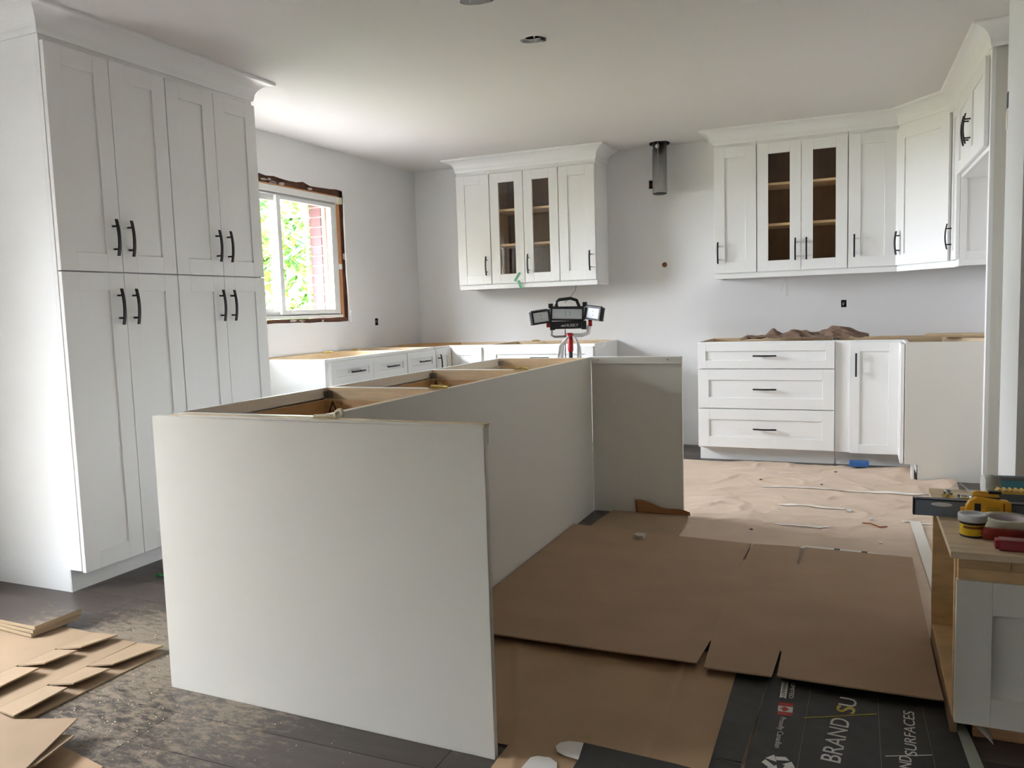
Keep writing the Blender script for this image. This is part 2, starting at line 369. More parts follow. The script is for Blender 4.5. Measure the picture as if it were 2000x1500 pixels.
# torn plaster flakes around the opening
fk = MB(); rnd = random.Random(5)
for k in range(26):
    side = rnd.choice('ttttbbbbr'); t = rnd.random()
    if side == 't': cy, cz = WY0+.05+t*1.42, WZ1-.028+rnd.uniform(-.012, .014)
    elif side == 'b': cy, cz = WY0+.05+t*1.42, WZ0+.012+rnd.uniform(-.008, .008)
    else: cy, cz = WY1-.008, WZ0+.05+t*.9
    w_, h_ = (rnd.uniform(.012, .05), rnd.uniform(.005, .014)) if side != 'r' else (rnd.uniform(.004, .01), rnd.uniform(.02, .06))
    pts = [(cy-4.7+w_*math.cos(q)*rnd.uniform(.6, 1.1), cz-WZ0+h_*math.sin(q)*rnd.uniform(.6, 1.1)) for q in [2*math.pi*i/7 for i in range(7)]]
    fk.prism(pts, -.024, -.012, 'x')
o = fk.build('plaster_flakes', mat('dirty_plaster', (186, 176, 164), .9, var=.2, scale=30), wi); o['kind'] = 'stuff'
mb = MB(); mb.prism([(.762, -.02), (.79, .0), (.782, .05), (.772, .085), (.764, .05)], .001, .012, 'x'); mb.prism([(.77, -.005), (.835, -.002), (.84, .02), (.80, .028), (.772, .022)], .001, .016, 'x')
mb.build('torn_paper', WRAP, wi)
# exterior: brick reveal, eave, garden
br = struct(thing('wall_brick_exterior', 'red brick pier outside the window', 'wall', (-3.99, 5.45, 1.0)), None); del br['category']
MB().box(-.075, -.04, -1.2, .06, .2, 1.5).build('mortar', MORTAR, br)
bmesh0 = None
for k in range(19):
    z = -.2+k*.0765
    if bmesh0 is None:
        b0 = MB().box(-.082, -.052, 0, .028, .16, .066).build('brick', BRICK, br, .003); bmesh0 = b0.data; b0.location = (0, 0, z)
    else:
        b1 = bpy.data.objects.new('brick', bmesh0); COL.objects.link(b1); b1.parent = br; b1.location = (0, (k % 2)*.002, z)
tag(box('exterior_corner_trim', (-4.098, 5.372, .3), (-4.084, 5.39, 2.19), VINYL), 'narrow white trim strip at the outer brick edge outside the window', 'trim')
struct(MB().box(-4.42, 2.6, 2.17, -3.92, 7.2, 2.23).build('roof_eave', CREAM), 'cream soffit above the window outside')
struct(box('ground_outside', (-40, -30, -.55), (-3.95, 40, -.35), LAWN), 'lawn outside')
struct(box('patio_paving', (-7.6, -6, -.36), (-3.95, 12, -.33), mat('concrete_pavers', (108, 105, 103), .85, var=.08, scale=2)), 'concrete paving along the house outside')
def tree(name, label, cx, cy, h, rad, n, mt, seed, z0=-.35, lo=.12, leaf=.12):
    rnd = random.Random(seed); t = thing(name, label, 'tree' if 'tree' in name else 'shrub', (cx, cy, z0), 0, 'garden greenery outside the window')
    mb = MB(); mb.tube([(0, 0, 0), (.05, .04, h*.4), (-.04, .02, h*.85)], [.09, .06, .02], 7)
    for k in range(6):
        a = rnd.uniform(0, 6.28); mb.tube([(0, 0, h*(.2+.1*k)), (math.cos(a)*rad*.5, math.sin(a)*rad*.5, h*(.3+.1*k))], [.03, .01], 5)
    mb.build('trunk', BARK, t)
    vs, fs, ms = [], [], []
    for k in range(n):
        while True:
            p = Vector((rnd.uniform(-1, 1), rnd.uniform(-1, 1), rnd.uniform(-1, 1)))
            if .25 < p.length < 1: break
        q = Vector((p.x*rad, p.y*rad, h*(lo+(1-lo)*(p.z+1)/2)))
        if noise.noise(q*1.3+Vector((seed, 0, 0))) < -.22: continue
        s = leaf*rnd.uniform(.5, 1.2); rot = Matrix.Rotation(rnd.uniform(0, 6.28), 3, 'Z') @ Matrix.Rotation(rnd.uniform(-.9, .9), 3, 'X')
        b = len(vs)
        for c in [(-.25*s, 0, 0), (0, -.6*s, .02*s), (.25*s, 0, 0), (0, .6*s, -.06*s)]: vs.append(q+rot @ Vector(c))
        fs.append((b, b+1, b+2, b+3)); ms.append(rnd.choice([0, 0, 1, 1, 2]))
    mb = MB(); mb.add(vs, fs, ms); f = mb.build('foliage', mt, t, recalc=False); f['kind'] = 'stuff'
    return t
LV = [LEAF1, LEAF2, LEAF3]
LVH = [mat('leaf_olive', (150, 142, 96), .55, var=.2, scale=1.5), mat('leaf_straw', (172, 156, 104), .55, var=.2, scale=1.5), mat('leaf_moss', (124, 126, 84), .55, var=.2, scale=1.5)]
tree('garden_tree', 'tall leafy tree filling the right window pane', -8.3, 9.3, 3.9, 1.5, 9000, LV, 11, lo=.02, leaf=.26)
tree('garden_tree', 'leafy tree showing through the left window pane', -9.9, 7.6, 4.0, 1.6, 9000, LV, 12, lo=.02, leaf=.26)
tree('garden_tree', 'distant tree seen between the two nearer trees', -12.6, 11.6, 4.8, 2.6, 9000, LV, 13, lo=.0, leaf=.36)
tree('garden_tree', 'far tree at the back of the garden through the left pane', -15.5, 9.6, 5.4, 2.8, 8000, LV, 16, lo=.0, leaf=.4)
tree('garden_shrub', 'low shrub at the bottom of the right window pane', -6.5, 7.75, 1.7, .62, 1500, [LEAF3, LEAF1, LEAF2], 14, lo=.05, leaf=.13)
tree('garden_shrub', 'low shrub at the bottom of the left window pane', -7.3, 6.35, 1.7, .68, 1500, [LEAF3, LEAF1, LEAF2], 15, lo=.05, leaf=.13)

for i, (x, y) in enumerate([(-8.2, -4.4), (-8.4, -2.2), (-8.6, .0), (-5.6, -4.9)]):  # unseen trees, added to hold back sky light at the patio door
    tree('garden_tree', ['first hedge tree beyond the patio door, outside the frame', 'second hedge tree beyond the patio door, outside the frame', 'third hedge tree beyond the patio door, outside the frame', 'fourth hedge tree beyond the patio door, outside the frame'][i], x, y, 5.2 if i == 3 else 4.1, 1.45, 5200, LVH, 30+i, lo=.0, leaf=.34)

# patio door beside the photographer (lights the near room)
pd = struct(thing('door_1', 'glazed sliding patio door', 'door', (XL, (PD0+PD1)/2, 0)), None); del pd['category']
hw = (PD1-PD0)/2; mb = MB()
mb.box(-.12, -hw, .02, -.02, -hw+.05, PDH); mb.box(-.12, hw-.05, .02, -.02, hw, PDH); mb.box(-.12, -hw, PDH-.05, -.02, hw, PDH); mb.box(-.12, -hw, .02, -.02, hw, .06); mb.box(-.10, -.04, .06, -.03, .04, PDH-.05)
mb.build('frame', VINYL, pd, .002)
MB().box(-.068, -hw+.05, .06, -.064, -.04, PDH-.05).build('pane', GLASS, pd); MB().box(-.058, .04, .06, -.054, hw-.05, PDH-.05).build('pane', GLASS, pd)

# ------------------------------------------------------------------ cabinet kit (local: x across the front, y into the cabinet, z up)
def handle_mesh():
    mb = MB(); n = 10; L = .16; w = .0055
    rows = []
    for i in range(n+1):
        s = -1+2*i/n; yc = -.036+.011*s*s; z = s*L/2
        rows += [(-w, yc-.004, z), (w, yc-.004, z), (w, yc+.004, z), (-w, yc+.004, z)]
    fs = []
    for i in range(n):
        for k in range(4): fs.append((i*4+k, i*4+(k+1) % 4, i*4+4+(k+1) % 4, i*4+4+k))
    fs += [(3, 2, 1, 0), (n*4, n*4+1, n*4+2, n*4+3)]
    mb.add(rows, fs)
    for s in (-1, 1): mb.tube([(0, 0, s*.050), (0, -.034, s*.050)], .0045, 8)
    o = mb.build('handle', BLACK, None, .001, loc=(0, 0, 0)); return o
H0 = handle_mesh(); HM = H0.data; COL.objects.unlink(H0); bpy.data.objects.remove(H0)
def handle(parent, x, y, z, rot='v'):
    o = bpy.data.objects.new('handle', HM); COL.objects.link(o); o.parent = parent; o.location = (x, y, z)
    if rot == 'h': o.rotation_euler = (0, R(90), 0)
    o['label'] = 'black bar pull'
    return o
DT = .020
def door(par, x0, z0, x1, z1, hx=None, hz=None, rail=.077, glass=False, name='door', hrot='v', y=-.002, mt=None):
    mt = mt or WHITE; mb = MB()
    f, b = y-DT, y
    mb.box(x0, f, z0, x0+rail, b, z1); mb.box(x1-rail, f, z0, x1, b, z1); mb.box(x0+rail, f, z0, x1-rail, b, z0+rail); mb.box(x0+rail, f, z1-rail, x1-rail, b, z1)
    d = mb.build(name, mt, par, .0012)
    if glass: MB().box(x0+rail-.004, f+.011, z0+rail-.004, x1-rail+.004, f+.014, z1-rail+.004).build('glass_pane', CGLASS, d)
    else: MB().box(x0+rail-.003, f+.009, z0+rail-.003, x1-rail+.003, b-.002, z1-rail+.003).build('inset_panel', mt, d)
    if hx is not None: handle(d, hx, f, hz, hrot)
    return d
def carcass(par, w, d, z0, z1, toe=0, inner=MAPLE, open_top=False, shelves=(), front_rails=(), face_z0=None, back_mt=None, stile=.04, outer_l=True, outer_r=True, top=.04):
    t = .018; f = .019
    prof = [(f, z0), (d, z0), (d, z1), (f, z1)] if not toe else [(.075, 0), (d, 0), (d, z1), (f, z1), (f, toe), (.075, toe)]
    zb = toe if toe else z0
    mb = MB(); mb.prism(prof, 0, t, 'x', m=0, mtop=1); mb.build('side_panel', [WHITE, inner], par, .0008)
    mb = MB(); mb.prism(prof, w-t, w, 'x', m=0); o = mb.build('side_panel', [WHITE, inner], par, .0008)
    for p in o.data.polygons:
        if p.normal.x < -.9 and len(p.vertices) > 3: p.material_index = 1
    MB().box(t, f, zb, w-t, d, zb+t, 1, nz=0).build('bottom_panel', [WHITE, inner], par)
    MB().box(t, d-.008, zb+t, w-t, d-.001, z1).build('back_panel', back_mt or inner, par)
    if not open_top: MB().box(t, f, z1-t, w-t, d-.008, z1).build('top_panel', [inner], par)
    else:
        MB().box(t, d-.03, z1-.10, w-t, d-.012, z1-.001).build('hanging_rail', inner, par)
    mb = MB(); fz = toe if toe else z0
    mb.box(0, 0, fz, stile, f, z1); mb.box(w-stile, 0, fz, w, f, z1); mb.box(stile, 0, z1-top, w-stile, f, z1); mb.box(stile, 0, fz, w-stile, f, fz+.035)
    for z in front_rails: mb.box(stile, 0, z-.012, w-stile, f, z+.012)
    for fc in mb.m: pass
    o = mb.build('face_frame', [WHITE, inner], par, .0008)
    for s in shelves: MB().box(t, .03, s-.009, w-t, d-.01, s+.009).build('shelf', mat('maple_shelf', (226, 192, 146), .5, var=.1, scale=3, stretch=(2, 14, 14)), par, .001)
    if toe: MB().box(.001, .070, 0, w-.001, .088, toe-.001).build('toe_kick', WHITE, par)

# ---- tall pantry pair on the left wall
PX = -3.05
pant = [(2.345, .623, 'nearer tall white pantry cabinet with four shaker doors beside the dark floor', 'p'), (2.9685, .6225, 'farther tall white pantry cabinet with four shaker doors next to the window', 'q')]
for y0, w, lab, _ in pant:
    t = thing('pantry_cabinet', lab, 'cabinet', (PX, y0, 0), R(90), 'tall pantry cabinets')
    carcass(t, w, -PX+XL if False else (PX-XL), 0, 2.40, toe=.10, front_rails=(1.377,), shelves=(.5, .9, 1.7, 2.0), top=.13)
    h = w/2
    for (z0, z1, hz) in [(.094, 1.3745, 1.226), (1.380, 2.301, 1.529)]:
        door(t, .003, z0, h-.0015, z1, h-.040, hz); door(t, h+.0015, z0, w-.003, z1, h+.040, hz)
CROWN = [(0, 2.328), (.006, 2.328), (.010, 2.338)] + [(.012+.080*(1-math.cos(a)), 2.345+.074*math.sin(a)) for a in [R(9*k) for k in range(11)]] + [(.096, 2.424), (.096, 2.4345), (0, 2.4345)]
def moulding(name, label, path, prof, cat='moulding', mt=WHITE):
    return tag(MB().sweep(path, prof, 0).build(name, mt), label, cat)
# travel so that "left" points out of the cabinet
moulding('crown_moulding', 'white cove crown moulding on top of the tall pantry cabinets', [(XL, 3.592), (PX, 3.592), (PX, 2.344), (XL, 2.344)][::1] if False else [(XL, 2.344), (PX, 2.344), (PX, 3.592), (XL, 3.592)][::-1], CROWN)

# ---- upper cabinets on the back wall, left group
YF = 6.272
def upper(x0, x1, lab, group, doors, shelves=(), back=None, z1=2.40):
    t = thing('wall_cabinet', lab, 'cabinet', (x0, YF, 1.372), 0, group)
    w = x1-x0; z = -1.372
    carcass(t, w, YB-YF-.001, 0, z1-1.372, shelves=[s-1.372 for s in shelves], back_mt=back, inner=MAPLE, stile=.035, top=.13)
    for (a, b, hx, g) in doors: door(t, a-x0, 1.379+z, b-x0, 2.291+z if x0 < -1.5 else 2.304+z, None if hx is None else hx-x0, 1.530+z, glass=g, rail=.077)
    return t
GL = 'white wall cabinets left of the duct'
upper(-3.176, -2.863, 'narrow white wall cabinet nearest the window corner', GL, [(-3.172, -2.867, -2.902, False)])
upper(-2.862, -2.251, 'white wall cabinet with two open-glazed doors and green tape, left of the duct', GL, [(-2.858, -2.560, None, True), (-2.555, -2.254, -2.521, True)], (1.70, 1.99), DARKWOOD)
upper(-2.250, -1.941, 'narrow white wall cabinet on the left group, nearest the metal duct', GL, [(-2.247, -1.944, -1.986, False)])
moulding('crown_moulding', 'white crown moulding over the wall cabinets left of the duct', [(-3.176, YB), (-3.176, YF), (-1.941, YF), (-1.941, YB)][::-1], CROWN)
RAIL = [(-.001, 1.337), (.016, 1.337), (.016, 1.379), (-.001, 1.379)]
RAILB = [(-.018, 1.337), (.000, 1.337), (.000, 1.3715), (-.018, 1.3715)]
moulding('light_rail', 'white light rail under the wall cabinets left of the duct', [(-3.176, YB), (-3.176, YF-.004), (-1.941, YF-.004), (-1.941, YB)][::-1], RAILB, 'trim')
# ---- upper cabinets right group
GR = 'white wall cabinets right of the duct'
upper(-1.013, -.703, 'narrow white wall cabinet just right of the metal duct', GR, [(-1.010, -.706, -.981, False)])
upper(-.702, -.082, 'white wall cabinet with two glazed doors, right of the duct', GR, [(-.699, -.3945, -.432, True), (-.3915, -.085, -.356, True)], (1.72, 2.015), DARKWOOD)
upper(-.081, .232, 'narrow white wall cabinet beside the diagonal corner cabinet', GR, [(-.078, .230, -.039, False)])
# diagonal corner cabinet
PA, PB = Vector((.236, YF)), Vector((.546, 5.862))
dd = PB-PA; ang = math.atan2(dd.y, dd.x); dw = dd.length
t = thing('corner_wall_cabinet', 'white diagonal corner wall cabinet with one shaker door', 'cabinet', (PA.x, PA.y, 1.372), ang, GR)
mi = Matrix.Rotation(-ang, 2)
def toloc(p): q = mi @ (Vector(p)-PA); return (q.x, q.y)
poly = [toloc(p) for p in [(.236, YF), (.546, 5.862), (XR-.002, 5.862), (XR-.002, YB-.002), (.236, YB-.002)]]
MB().prism(poly, 0, 1.028).build('carcass', WHITE, t, .001)
door(t, .010, .007, dw-.030, .932, .045, .158, y=-.002)
# right-wall narrow cabinet and over-fridge cabinet (slightly out of square with the back wall)
RA = R(-90)+R(1.0)
t = thing('end_wall_cabinet', 'slim white end cabinet between the diagonal corner and the over-fridge cabinet', 'cabinet', (.549, 5.858, 1.372), RA, GR)
ew = .245
carcass(t, ew, .345, 0, 1.028, stile=.03, top=.13)
door(t, .004, .007, ew-.003, .932, .030, .158, rail=.06)
mb = MB(); mb.box(ew, .0, -.0, ew+.006, .035, .95); mb.box(ew, .035, 0, ew+.006, .345, .05); mb.build('end_panel_frame', WHITE, t, .0008)
t = thing('fridge_wall_cabinet', 'white over-fridge cabinet with two doors high on the right', 'cabinet', (.553, 5.606, 1.868), RA, GR)
fwid = 1.0
carcass(t, fwid, .33, -.012, .532, stile=.035, top=.12)
hh = fwid/2
MB().box(.02, .30, -.030, fwid-.02, .318, -.0125).build('hanging_cleat', MAPLEH, t)
door(t, .003, .012, hh-.0015, .440, hh-.035, .10+.085, rail=.07); door(t, hh+.0015, .012, fwid-.004, .440, hh+.035, .185, rail=.07)
# tall fridge panel
t = thing('tall_cabinet_gable', 'tall white fridge side panel at the right edge of the kitchen', 'panel', (.571, 4.565, 0), RA+R(90))
MB().box(0, -.0, 0, .018, .045, 2.334).build('front_edge', WHITE, t, .001)
MB().box(.018, .006, 0, .045, .045, 2.334).build('stile', PANEL, t, .001)
MB().box(.045, .014, 0, .325, .040, 2.334).build('side_panel', PANEL, t, .001)
moulding('crown_moulding', 'white crown moulding stepping round the wall cabinets on the right', [(-1.013, YB), (-1.013, YF), (.236, YF), (.547, 5.860), (.571, 4.545), (XR-.002, 4.545)][::-1], CROWN)
moulding('light_rail', 'white light rail under the wall cabinets on the right', [(-1.013, YB), (-1.013, YF-.004), (.234, YF-.004), (.546, 5.858), (.550, 5.610), (XR-.002, 5.604)][::-1], RAILB, 'trim')

# ------------------------------------------------------------------ base cabinets
YD = 5.972          # face-frame plane of the back run (door fronts at 5.95)
def drawer_fronts(t, x0, x1, zs, hx, rail=.077, top_rail=.058):
    for i, (a, b) in enumerate(zs):
        d = door(t, x0, a, x1, b, hx, (a+b)/2, rail=rail if b-a > .2 else top_rail, name='drawer_front', hrot='h')
ZS = [(.108, .388), (.394, .677), (.683, .866)]
t = thing('drawer_base_cabinet', 'white three-drawer base cabinet under the brown drop cloth', 'cabinet', (-1.092, YD, 0), 0, 'white base cabinets')
carcass(t, .936, YB-YD-.002, 0, .876, toe=.10, open_top=True, front_rails=(.391, .680))
drawer_fronts(t, .004, .936, ZS, .475)
t = thing('drawer_base_cabinet', 'white base cabinet with a wide drawer behind the work light', 'cabinet', (-2.800, YD, 0), 0, 'white base cabinets')
carcass(t, .920, YB-YD-.002, 0, .876, toe=.10, open_top=True, front_rails=(.391, .680), stile=.04)
drawer_fronts(t, .030, .912, [(.108, .388), (.394, .677), (.683, .856)], .475)
# corner units (L in plan)
def corner_base(name, label, loc, poly, doorsA, flip):
    t = thing(name, label, 'cabinet', loc, 0, 'white base cabinets'); return t
def lshape(t, walls, bottom):
    for (nm, a, b, fm) in walls: MB().box(*a, *b, 0, **fm).build(nm, [WHITE, MAPLE], t, .0008)
    MB().prism(bottom, .10, .118).build('bottom_panel', MAPLE, t)
# right corner: root at the inner notch corner
cx, cy = .268, YD
t = thing('corner_base_cabinet', 'white corner base cabinet with folding doors and a plain end panel', 'cabinet', (cx, cy, 0), 0, 'white base cabinets')
X0, X1, Y0, Y1 = -.154-cx, XR-.002-cx, 5.612-cy, YB-.002-cy
lshape(t, [('back_panel', (X0, Y1-.008, .1), (X1, Y1, .876), dict(ny=1)), ('back_panel', (X1-.008, Y0, .1), (X1, Y1, .876), dict(nx=1)),
           ('side_panel', (X0, .02, .1), (X0+.018, Y1, .876), dict(px=1)), ],
       [(X0+.018, .02), (.02, .02), (.02, Y0+.02), (X1-.01, Y0+.02), (X1-.01, Y1-.01), (X0+.018, Y1-.01)])
mb = MB(); mb.prism([(.075, 0), (X1, 0), (X1, .876), (0, .876), (0, .10), (.075, .10)], Y0, Y0+.018, 'y'); o = mb.build('end_panel', [PANEL, MAPLE], t, .0008)
mb = MB(); mb.box(X0+.001, 0, .1, X0+.12, .019, .876); mb.box(X0+.12, 0, .836, 0, .019, .876); mb.box(0, Y0+.055, .836, .019, .019, .876); mb.box(0, Y0+.0185, .1, .019, Y0+.055, .876); mb.box(X0+.12, 0, .1, 0, .019, .13); mb.box(0, Y0+.055, .1, .019, .019, .13)
mb.build('face_frame', WHITE, t, .0008)
door(t, -.060-cx, .098, .244-cx, .862, -.020-cx, .709, rail=.062)
td = thing('x', '', '', (0, 0, 0)); bpy.data.objects.remove(td)
mb = MB(); ax = -.026
for (a, b) in [((ax, -.33, .098), (ax+.020, -.268, .862)), ((ax, -.072, .098), (ax+.020, -.010, .862)), ((ax, -.268, .098), (ax+.020, -.072, .16)), ((ax, -.268, .80), (ax+.020, -.072, .862))]: mb.box(*a, *b)
d = mb.build('door', WHITE, t, .0012); MB().box(ax+.009, -.27, .158, ax+.018, -.07, .802).build('inset_panel', WHITE, d)
MB().box(X0, .075, 0, .075, .09, .1).build('toe_kick', WHITE, t); MB().box(.075, Y0+.03, 0, .09, .075, .1).build('toe_kick', WHITE, t)
MB().box(.040, Y0+.004, .0, .055, Y0+.10, .105).build('loose_toe_board', WHITE, t)
MB().prism([(X1-.35, Y1-.01), (X1-.31, Y1-.01), (X1-.01, Y1-.31), (X1-.01, Y1-.35)], .80, .86).build('corner_brace', MAPLE, t)
# left corner
cx, cy = -3.152, YD
t = thing('corner_base_cabinet', 'white corner base cabinet below the window corner', 'cabinet', (cx, cy, 0), 0, 'white base cabinets')
X0, X1, Y0, Y1 = XL+.002-cx, -2.802-cx, 5.704-cy, YB-.002-cy
lshape(t, [('back_panel', (X0, Y1-.008, .1), (X1, Y1, .874), dict(ny=1)), ('back_panel', (X0, Y0, .1), (X0+.008, Y1, .874), dict(px=1)),
           ('side_panel', (X1-.018, .02, .1), (X1, Y1, .876), dict(nx=1)), ('side_panel', (X0, Y0, .1), (-.02, Y0+.018, .876), dict(py=1))],
       [(X0+.01, Y0+.02), (-.02, Y0+.02), (-.02, .02), (X1-.02, .02), (X1-.02, Y1-.01), (X0+.01, Y1-.01)])
mb = MB(); mb.box(0, 0, .836, X1-.04, .019, .876); mb.box(-.019, Y0+.001, .836, 0, .019, .876); mb.box(0, 0, .1, X1-.04, .019, .13); mb.box(-.019, Y0+.001, .1, 0, .019, .13); mb.box(X1-.04, 0, .1, X1-.001, .019, .876)
mb.build('face_frame', WHITE, t, .0008)
door(t, .040, .098, .308, .858, None, rail=.066)
mb = MB()
for (a, b) in [((.002, -.262, .098), (.022, -.200, .858)), ((.002, -.072, .098), (.022, -.006, .858)), ((.002, -.2, .098), (.022, -.072, .16)), ((.002, -.2, .796), (.022, -.072, .858))]: mb.box(*a, *b)
d = mb.build('door', WHITE, t, .0012); MB().box(.004, -.202, .158, .013, -.07, .80).build('inset_panel', WHITE, d)
h = handle(d, .022, -.232, .735); h.rotation_euler = (0, 0, R(90))
MB().box(0, .075, 0, X1, .09, .1).build('toe_kick', WHITE, t); MB().box(-.09, Y0, 0, -.075, .09, .1).build('toe_kick', WHITE, t)
MB().prism([(X0+.01, Y1-.42), (X0+.42, Y1-.01), (X0+.36, Y1-.01), (X0+.01, Y1-.36)], .80, .874).build('corner_brace', MAPLEH, t)
# left run under the window
t = thing('base_cabinet', 'white base cabinet with two top drawers under the window', 'cabinet', (-3.152, 4.262, 0), R(90), 'white base cabinets')
carcass(t, .994, -3.152-XL-.002, 0, .876, toe=.10, open_top=True, front_rails=(.69,))
for a, b, hx in [(.036, .529, .313), (.533, .988, .76)]:
    door(t, a, .700, b, .853, hx, .7765, rail=.052, name='drawer_front', hrot='h'); door(t, a, .108, b, .690, None)
t = thing('base_cabinet', 'white single-drawer base cabinet between the window drawers and the corner', 'cabinet', (-3.152, 5.257, 0), R(90), 'white base cabinets')
carcass(t, .446, -3.152-XL-.002, 0, .876, toe=.10, open_top=True, front_rails=(.69,))
door(t, .006, .700, .441, .855, .235, .7775, rail=.052, name='drawer_front', hrot='h'); door(t, .006, .108, .441, .690, None)

# ------------------------------------------------------------------ island
IX0, IX1 = -1.945, -1.384
def stamp(par, x, y, z):
    s = .030; mb = MB()
    tri = [(x-s, z-.024), (x+s, z-.024), (x, z+.030)]; inn = [(x-s*.70, z-.017), (x+s*.70, z-.017), (x, z+.019)]
    mb.plate(tri, [inn], lambda u, v, q: (u, y-.0006*q, v))
    for k in (-.011, 0, .011): mb.prism([(x+k-.003, z-.017), (x+k+.003, z-.017), (x+k+.0015, z-.002), (x+k, z+.003), (x+k-.0015, z-.002)], y-.0007, y, 'y')
    mb.box(x+.037, y-.0006, z+.016, x+.041, y, z+.020)
    mb.build('certification_stamp', mat('brown_ink', (60, 30, 22), .7), par)
def island_unit(y0, y1, lab, drawer, mark):
    # front faces the pantry (-x): local x runs towards -y
    t = thing('island_base_cabinet', lab, 'cabinet', (IX0, y1, 0), R(-90), 'island base cabinets')
    w = y1-y0; d = IX1-IX0-.008
    carcass(t, w, d, 0, .876, toe=.10, open_top=True, front_rails=(.69,))
    h = w/2
    if drawer:
        door(t, .004, .700, w-.004, .866, h, .78, rail=.058, name='drawer_front', hrot='h')
        zt, zb = .832, .742; a, b = .045, w-.045; m_ = MB()
        m_.box(a, .022, zb, b, .034, zt); m_.box(a, d-.08, zb, b, d-.068, zt); m_.box(a, .034, zb, a+.012, d-.08, zt); m_.box(b-.012, .034, zb, b, d-.08, zt); m_.box(a, .03, zb-.006, b, d-.07, zb+.003)
        dr = m_.build('drawer_box', mat('birch_drawer', (192, 156, 112), .5, var=.14, scale=3, stretch=(2, 2, 24)), t, .0008)
        if mark: 
            # printed on the inner face of the far drawer side (local x = a+.012 faces +x)
            mk = bpy.data.objects.new('stamp_pivot', None); COL.objects.link(mk); bpy.data.objects.remove(mk)
            s = thing('x', '', ''); bpy.data.objects.remove(s)
            x_ = a+.0121; s_ = .030; m2 = MB(); yc = mark; zc = .796
            tri = [(yc-s_, zc-.030), (yc+s_, zc-.030), (yc, zc+.034)]; inn = [(yc-s_*.68, zc-.023), (yc+s_*.68, zc-.023), (yc, zc+.020)]
            m2.plate(tri, [inn], lambda u, v, q: (x_+.0006*q, u, v))
            for k in (-.011, 0, .011): m2.prism([(yc+k-.004, zc-.023), (yc+k+.004, zc-.023), (yc+k+.002, zc-.006), (yc+k, zc+.002), (yc+k-.002, zc-.006)], x_, x_+.0007, 'x')
            m2.box(x_, yc+.036, zc+.018, x_+.0006, yc+.041, zc+.023)
            m2.build('certification_stamp', mat('brown_ink', (60, 30, 22), .7), dr)
    door(t, .004, .108, h-.0015, .690 if drawer else .866, h-.04, .60); door(t, h+.0015, .108, w-.004, .690 if drawer else .866, h+.04, .60)
    # metal corner bracket in the far front corner
    MB().box(.020, .020, .835, .045, .022, .862).box(.018, .020, .835, .020, .045, .862).build('corner_bracket', STEEL, t)
    return t
island_unit(1.850, 2.630, 'nearest island base cabinet, open topped, behind the big white end panel', True, .070)
island_unit(2.632, 3.478, 'middle island base cabinet, open topped, showing a stamped drawer', True, .062)
island_unit(3.480, 4.296, 'far island base cabinet, open topped and empty, beside the work light', False, None)
MB_ = MB(); MB_.box(IX1-.006, 1.832, 0, IX1, 4.3178, .878)
bp = tag(MB_.build('island_back_panel', PANEL, None, .001), 'long grey-white back panel along the island knee space', 'panel')
# front end panel, a touch out of square
PYA = math.atan2(1.791-1.8166, .857+(-1.998) if False else 1.141)
t = thing('island_end_panel', 'large white island end panel facing the camera', 'panel', (-1.998, 1.8166, 0), math.atan2(1.791-1.8166, 1.141))
wP = 1.141
MB().box(0, 0, 0, wP, .019, .869).build('panel', PANEL, t, .0012)
MB().box(.115, -.001, .8692, wP+.002, .030, .8765).build('top_strip', [ply_edge('ply_strip_edge', (214, 190, 152))], t, .0006)
MB().box(.66, .0195, .822, wP-.004, .038, .869).build('cleat', PANEL, t, .001)
MB().box(.060, .0195, .81, .12, .026, .872).build('corner_block', MAPLE, t, .001)
mb = MB()
mb.box(.115, -.0016, .8692, wP+.0024, -.0009, .8762)
mb.build('edge_banding', PANEL, t)
# far end panel
t = thing('island_end_panel', 'narrow white panel closing the far end of the island knee space', 'panel', (IX1+.001, 4.318, .003), 0)
wP = .508
MB().box(0, 0, 0, wP, .019, .868).build('panel', PANEL, t, .0012)
MB().box(.004, -.016, .838, wP-.004, -.0002, .876).build('cleat', PANEL, t, .001)
MB().box(0, -.004, .868, wP, .019, .8775).build('top_edge', WHITE, t, .0006)
for sx in (.045, .435): MB().lathe([(0, .003), (.004, .0025), (.0052, 0)], 10).build('screw', STEEL, t).matrix_local = Matrix.Translation((sx, -.0162, .862)) @ Matrix.Rotation(R(90), 4, 'X')
# cord loop over the front panel, brass clips on cabinet edges
mb = MB(); pts = []
for k in range(24):
    a = k/23*math.pi*1.55-.3
    pts.append((-1.308+.015*math.cos(a), 1.815+.012*math.sin(a*.7), .887+.012*math.sin(a)))
pts = [(-1.40, 1.832, .879), (-1.35, 1.83, .882)]+pts[::-1]
tag(mb.tube(pts, .0055, 8).build('cord_loop', mat('beige_cord', (206, 196, 168), .6)), 'beige cord looped over the top of the big island end panel', 'cord')
def brass_clip(x, y, lab, rz=0):
    t = thing('brass_clip', lab, 'hardware', (x, y, .8765), rz, 'brass clips on cabinet edges')
    MB().box(-.035, -.014, 0, .035, .014, .003).build('plate', BRASS, t, .001); MB().tube([(-.03, 0, .008), (.01, .004, .009), (.04, 0, .006)], .005, 8).build('arm', BRASS, t)
brass_clip(-1.43, 2.612, 'brass clip on the first divider of the island')
brass_clip(-1.455, 3.468, 'brass clip on the second divider of the island')
brass_clip(-3.66, 4.99, 'brass clip on the cabinet below the window', R(20))
brass_clip(-3.62, 5.30, 'dark brass clip nearest the window corner outlet', R(-15))
brass_clip(-2.58, 6.50, 'brass clip at the back of the cabinet behind the work light', R(10))

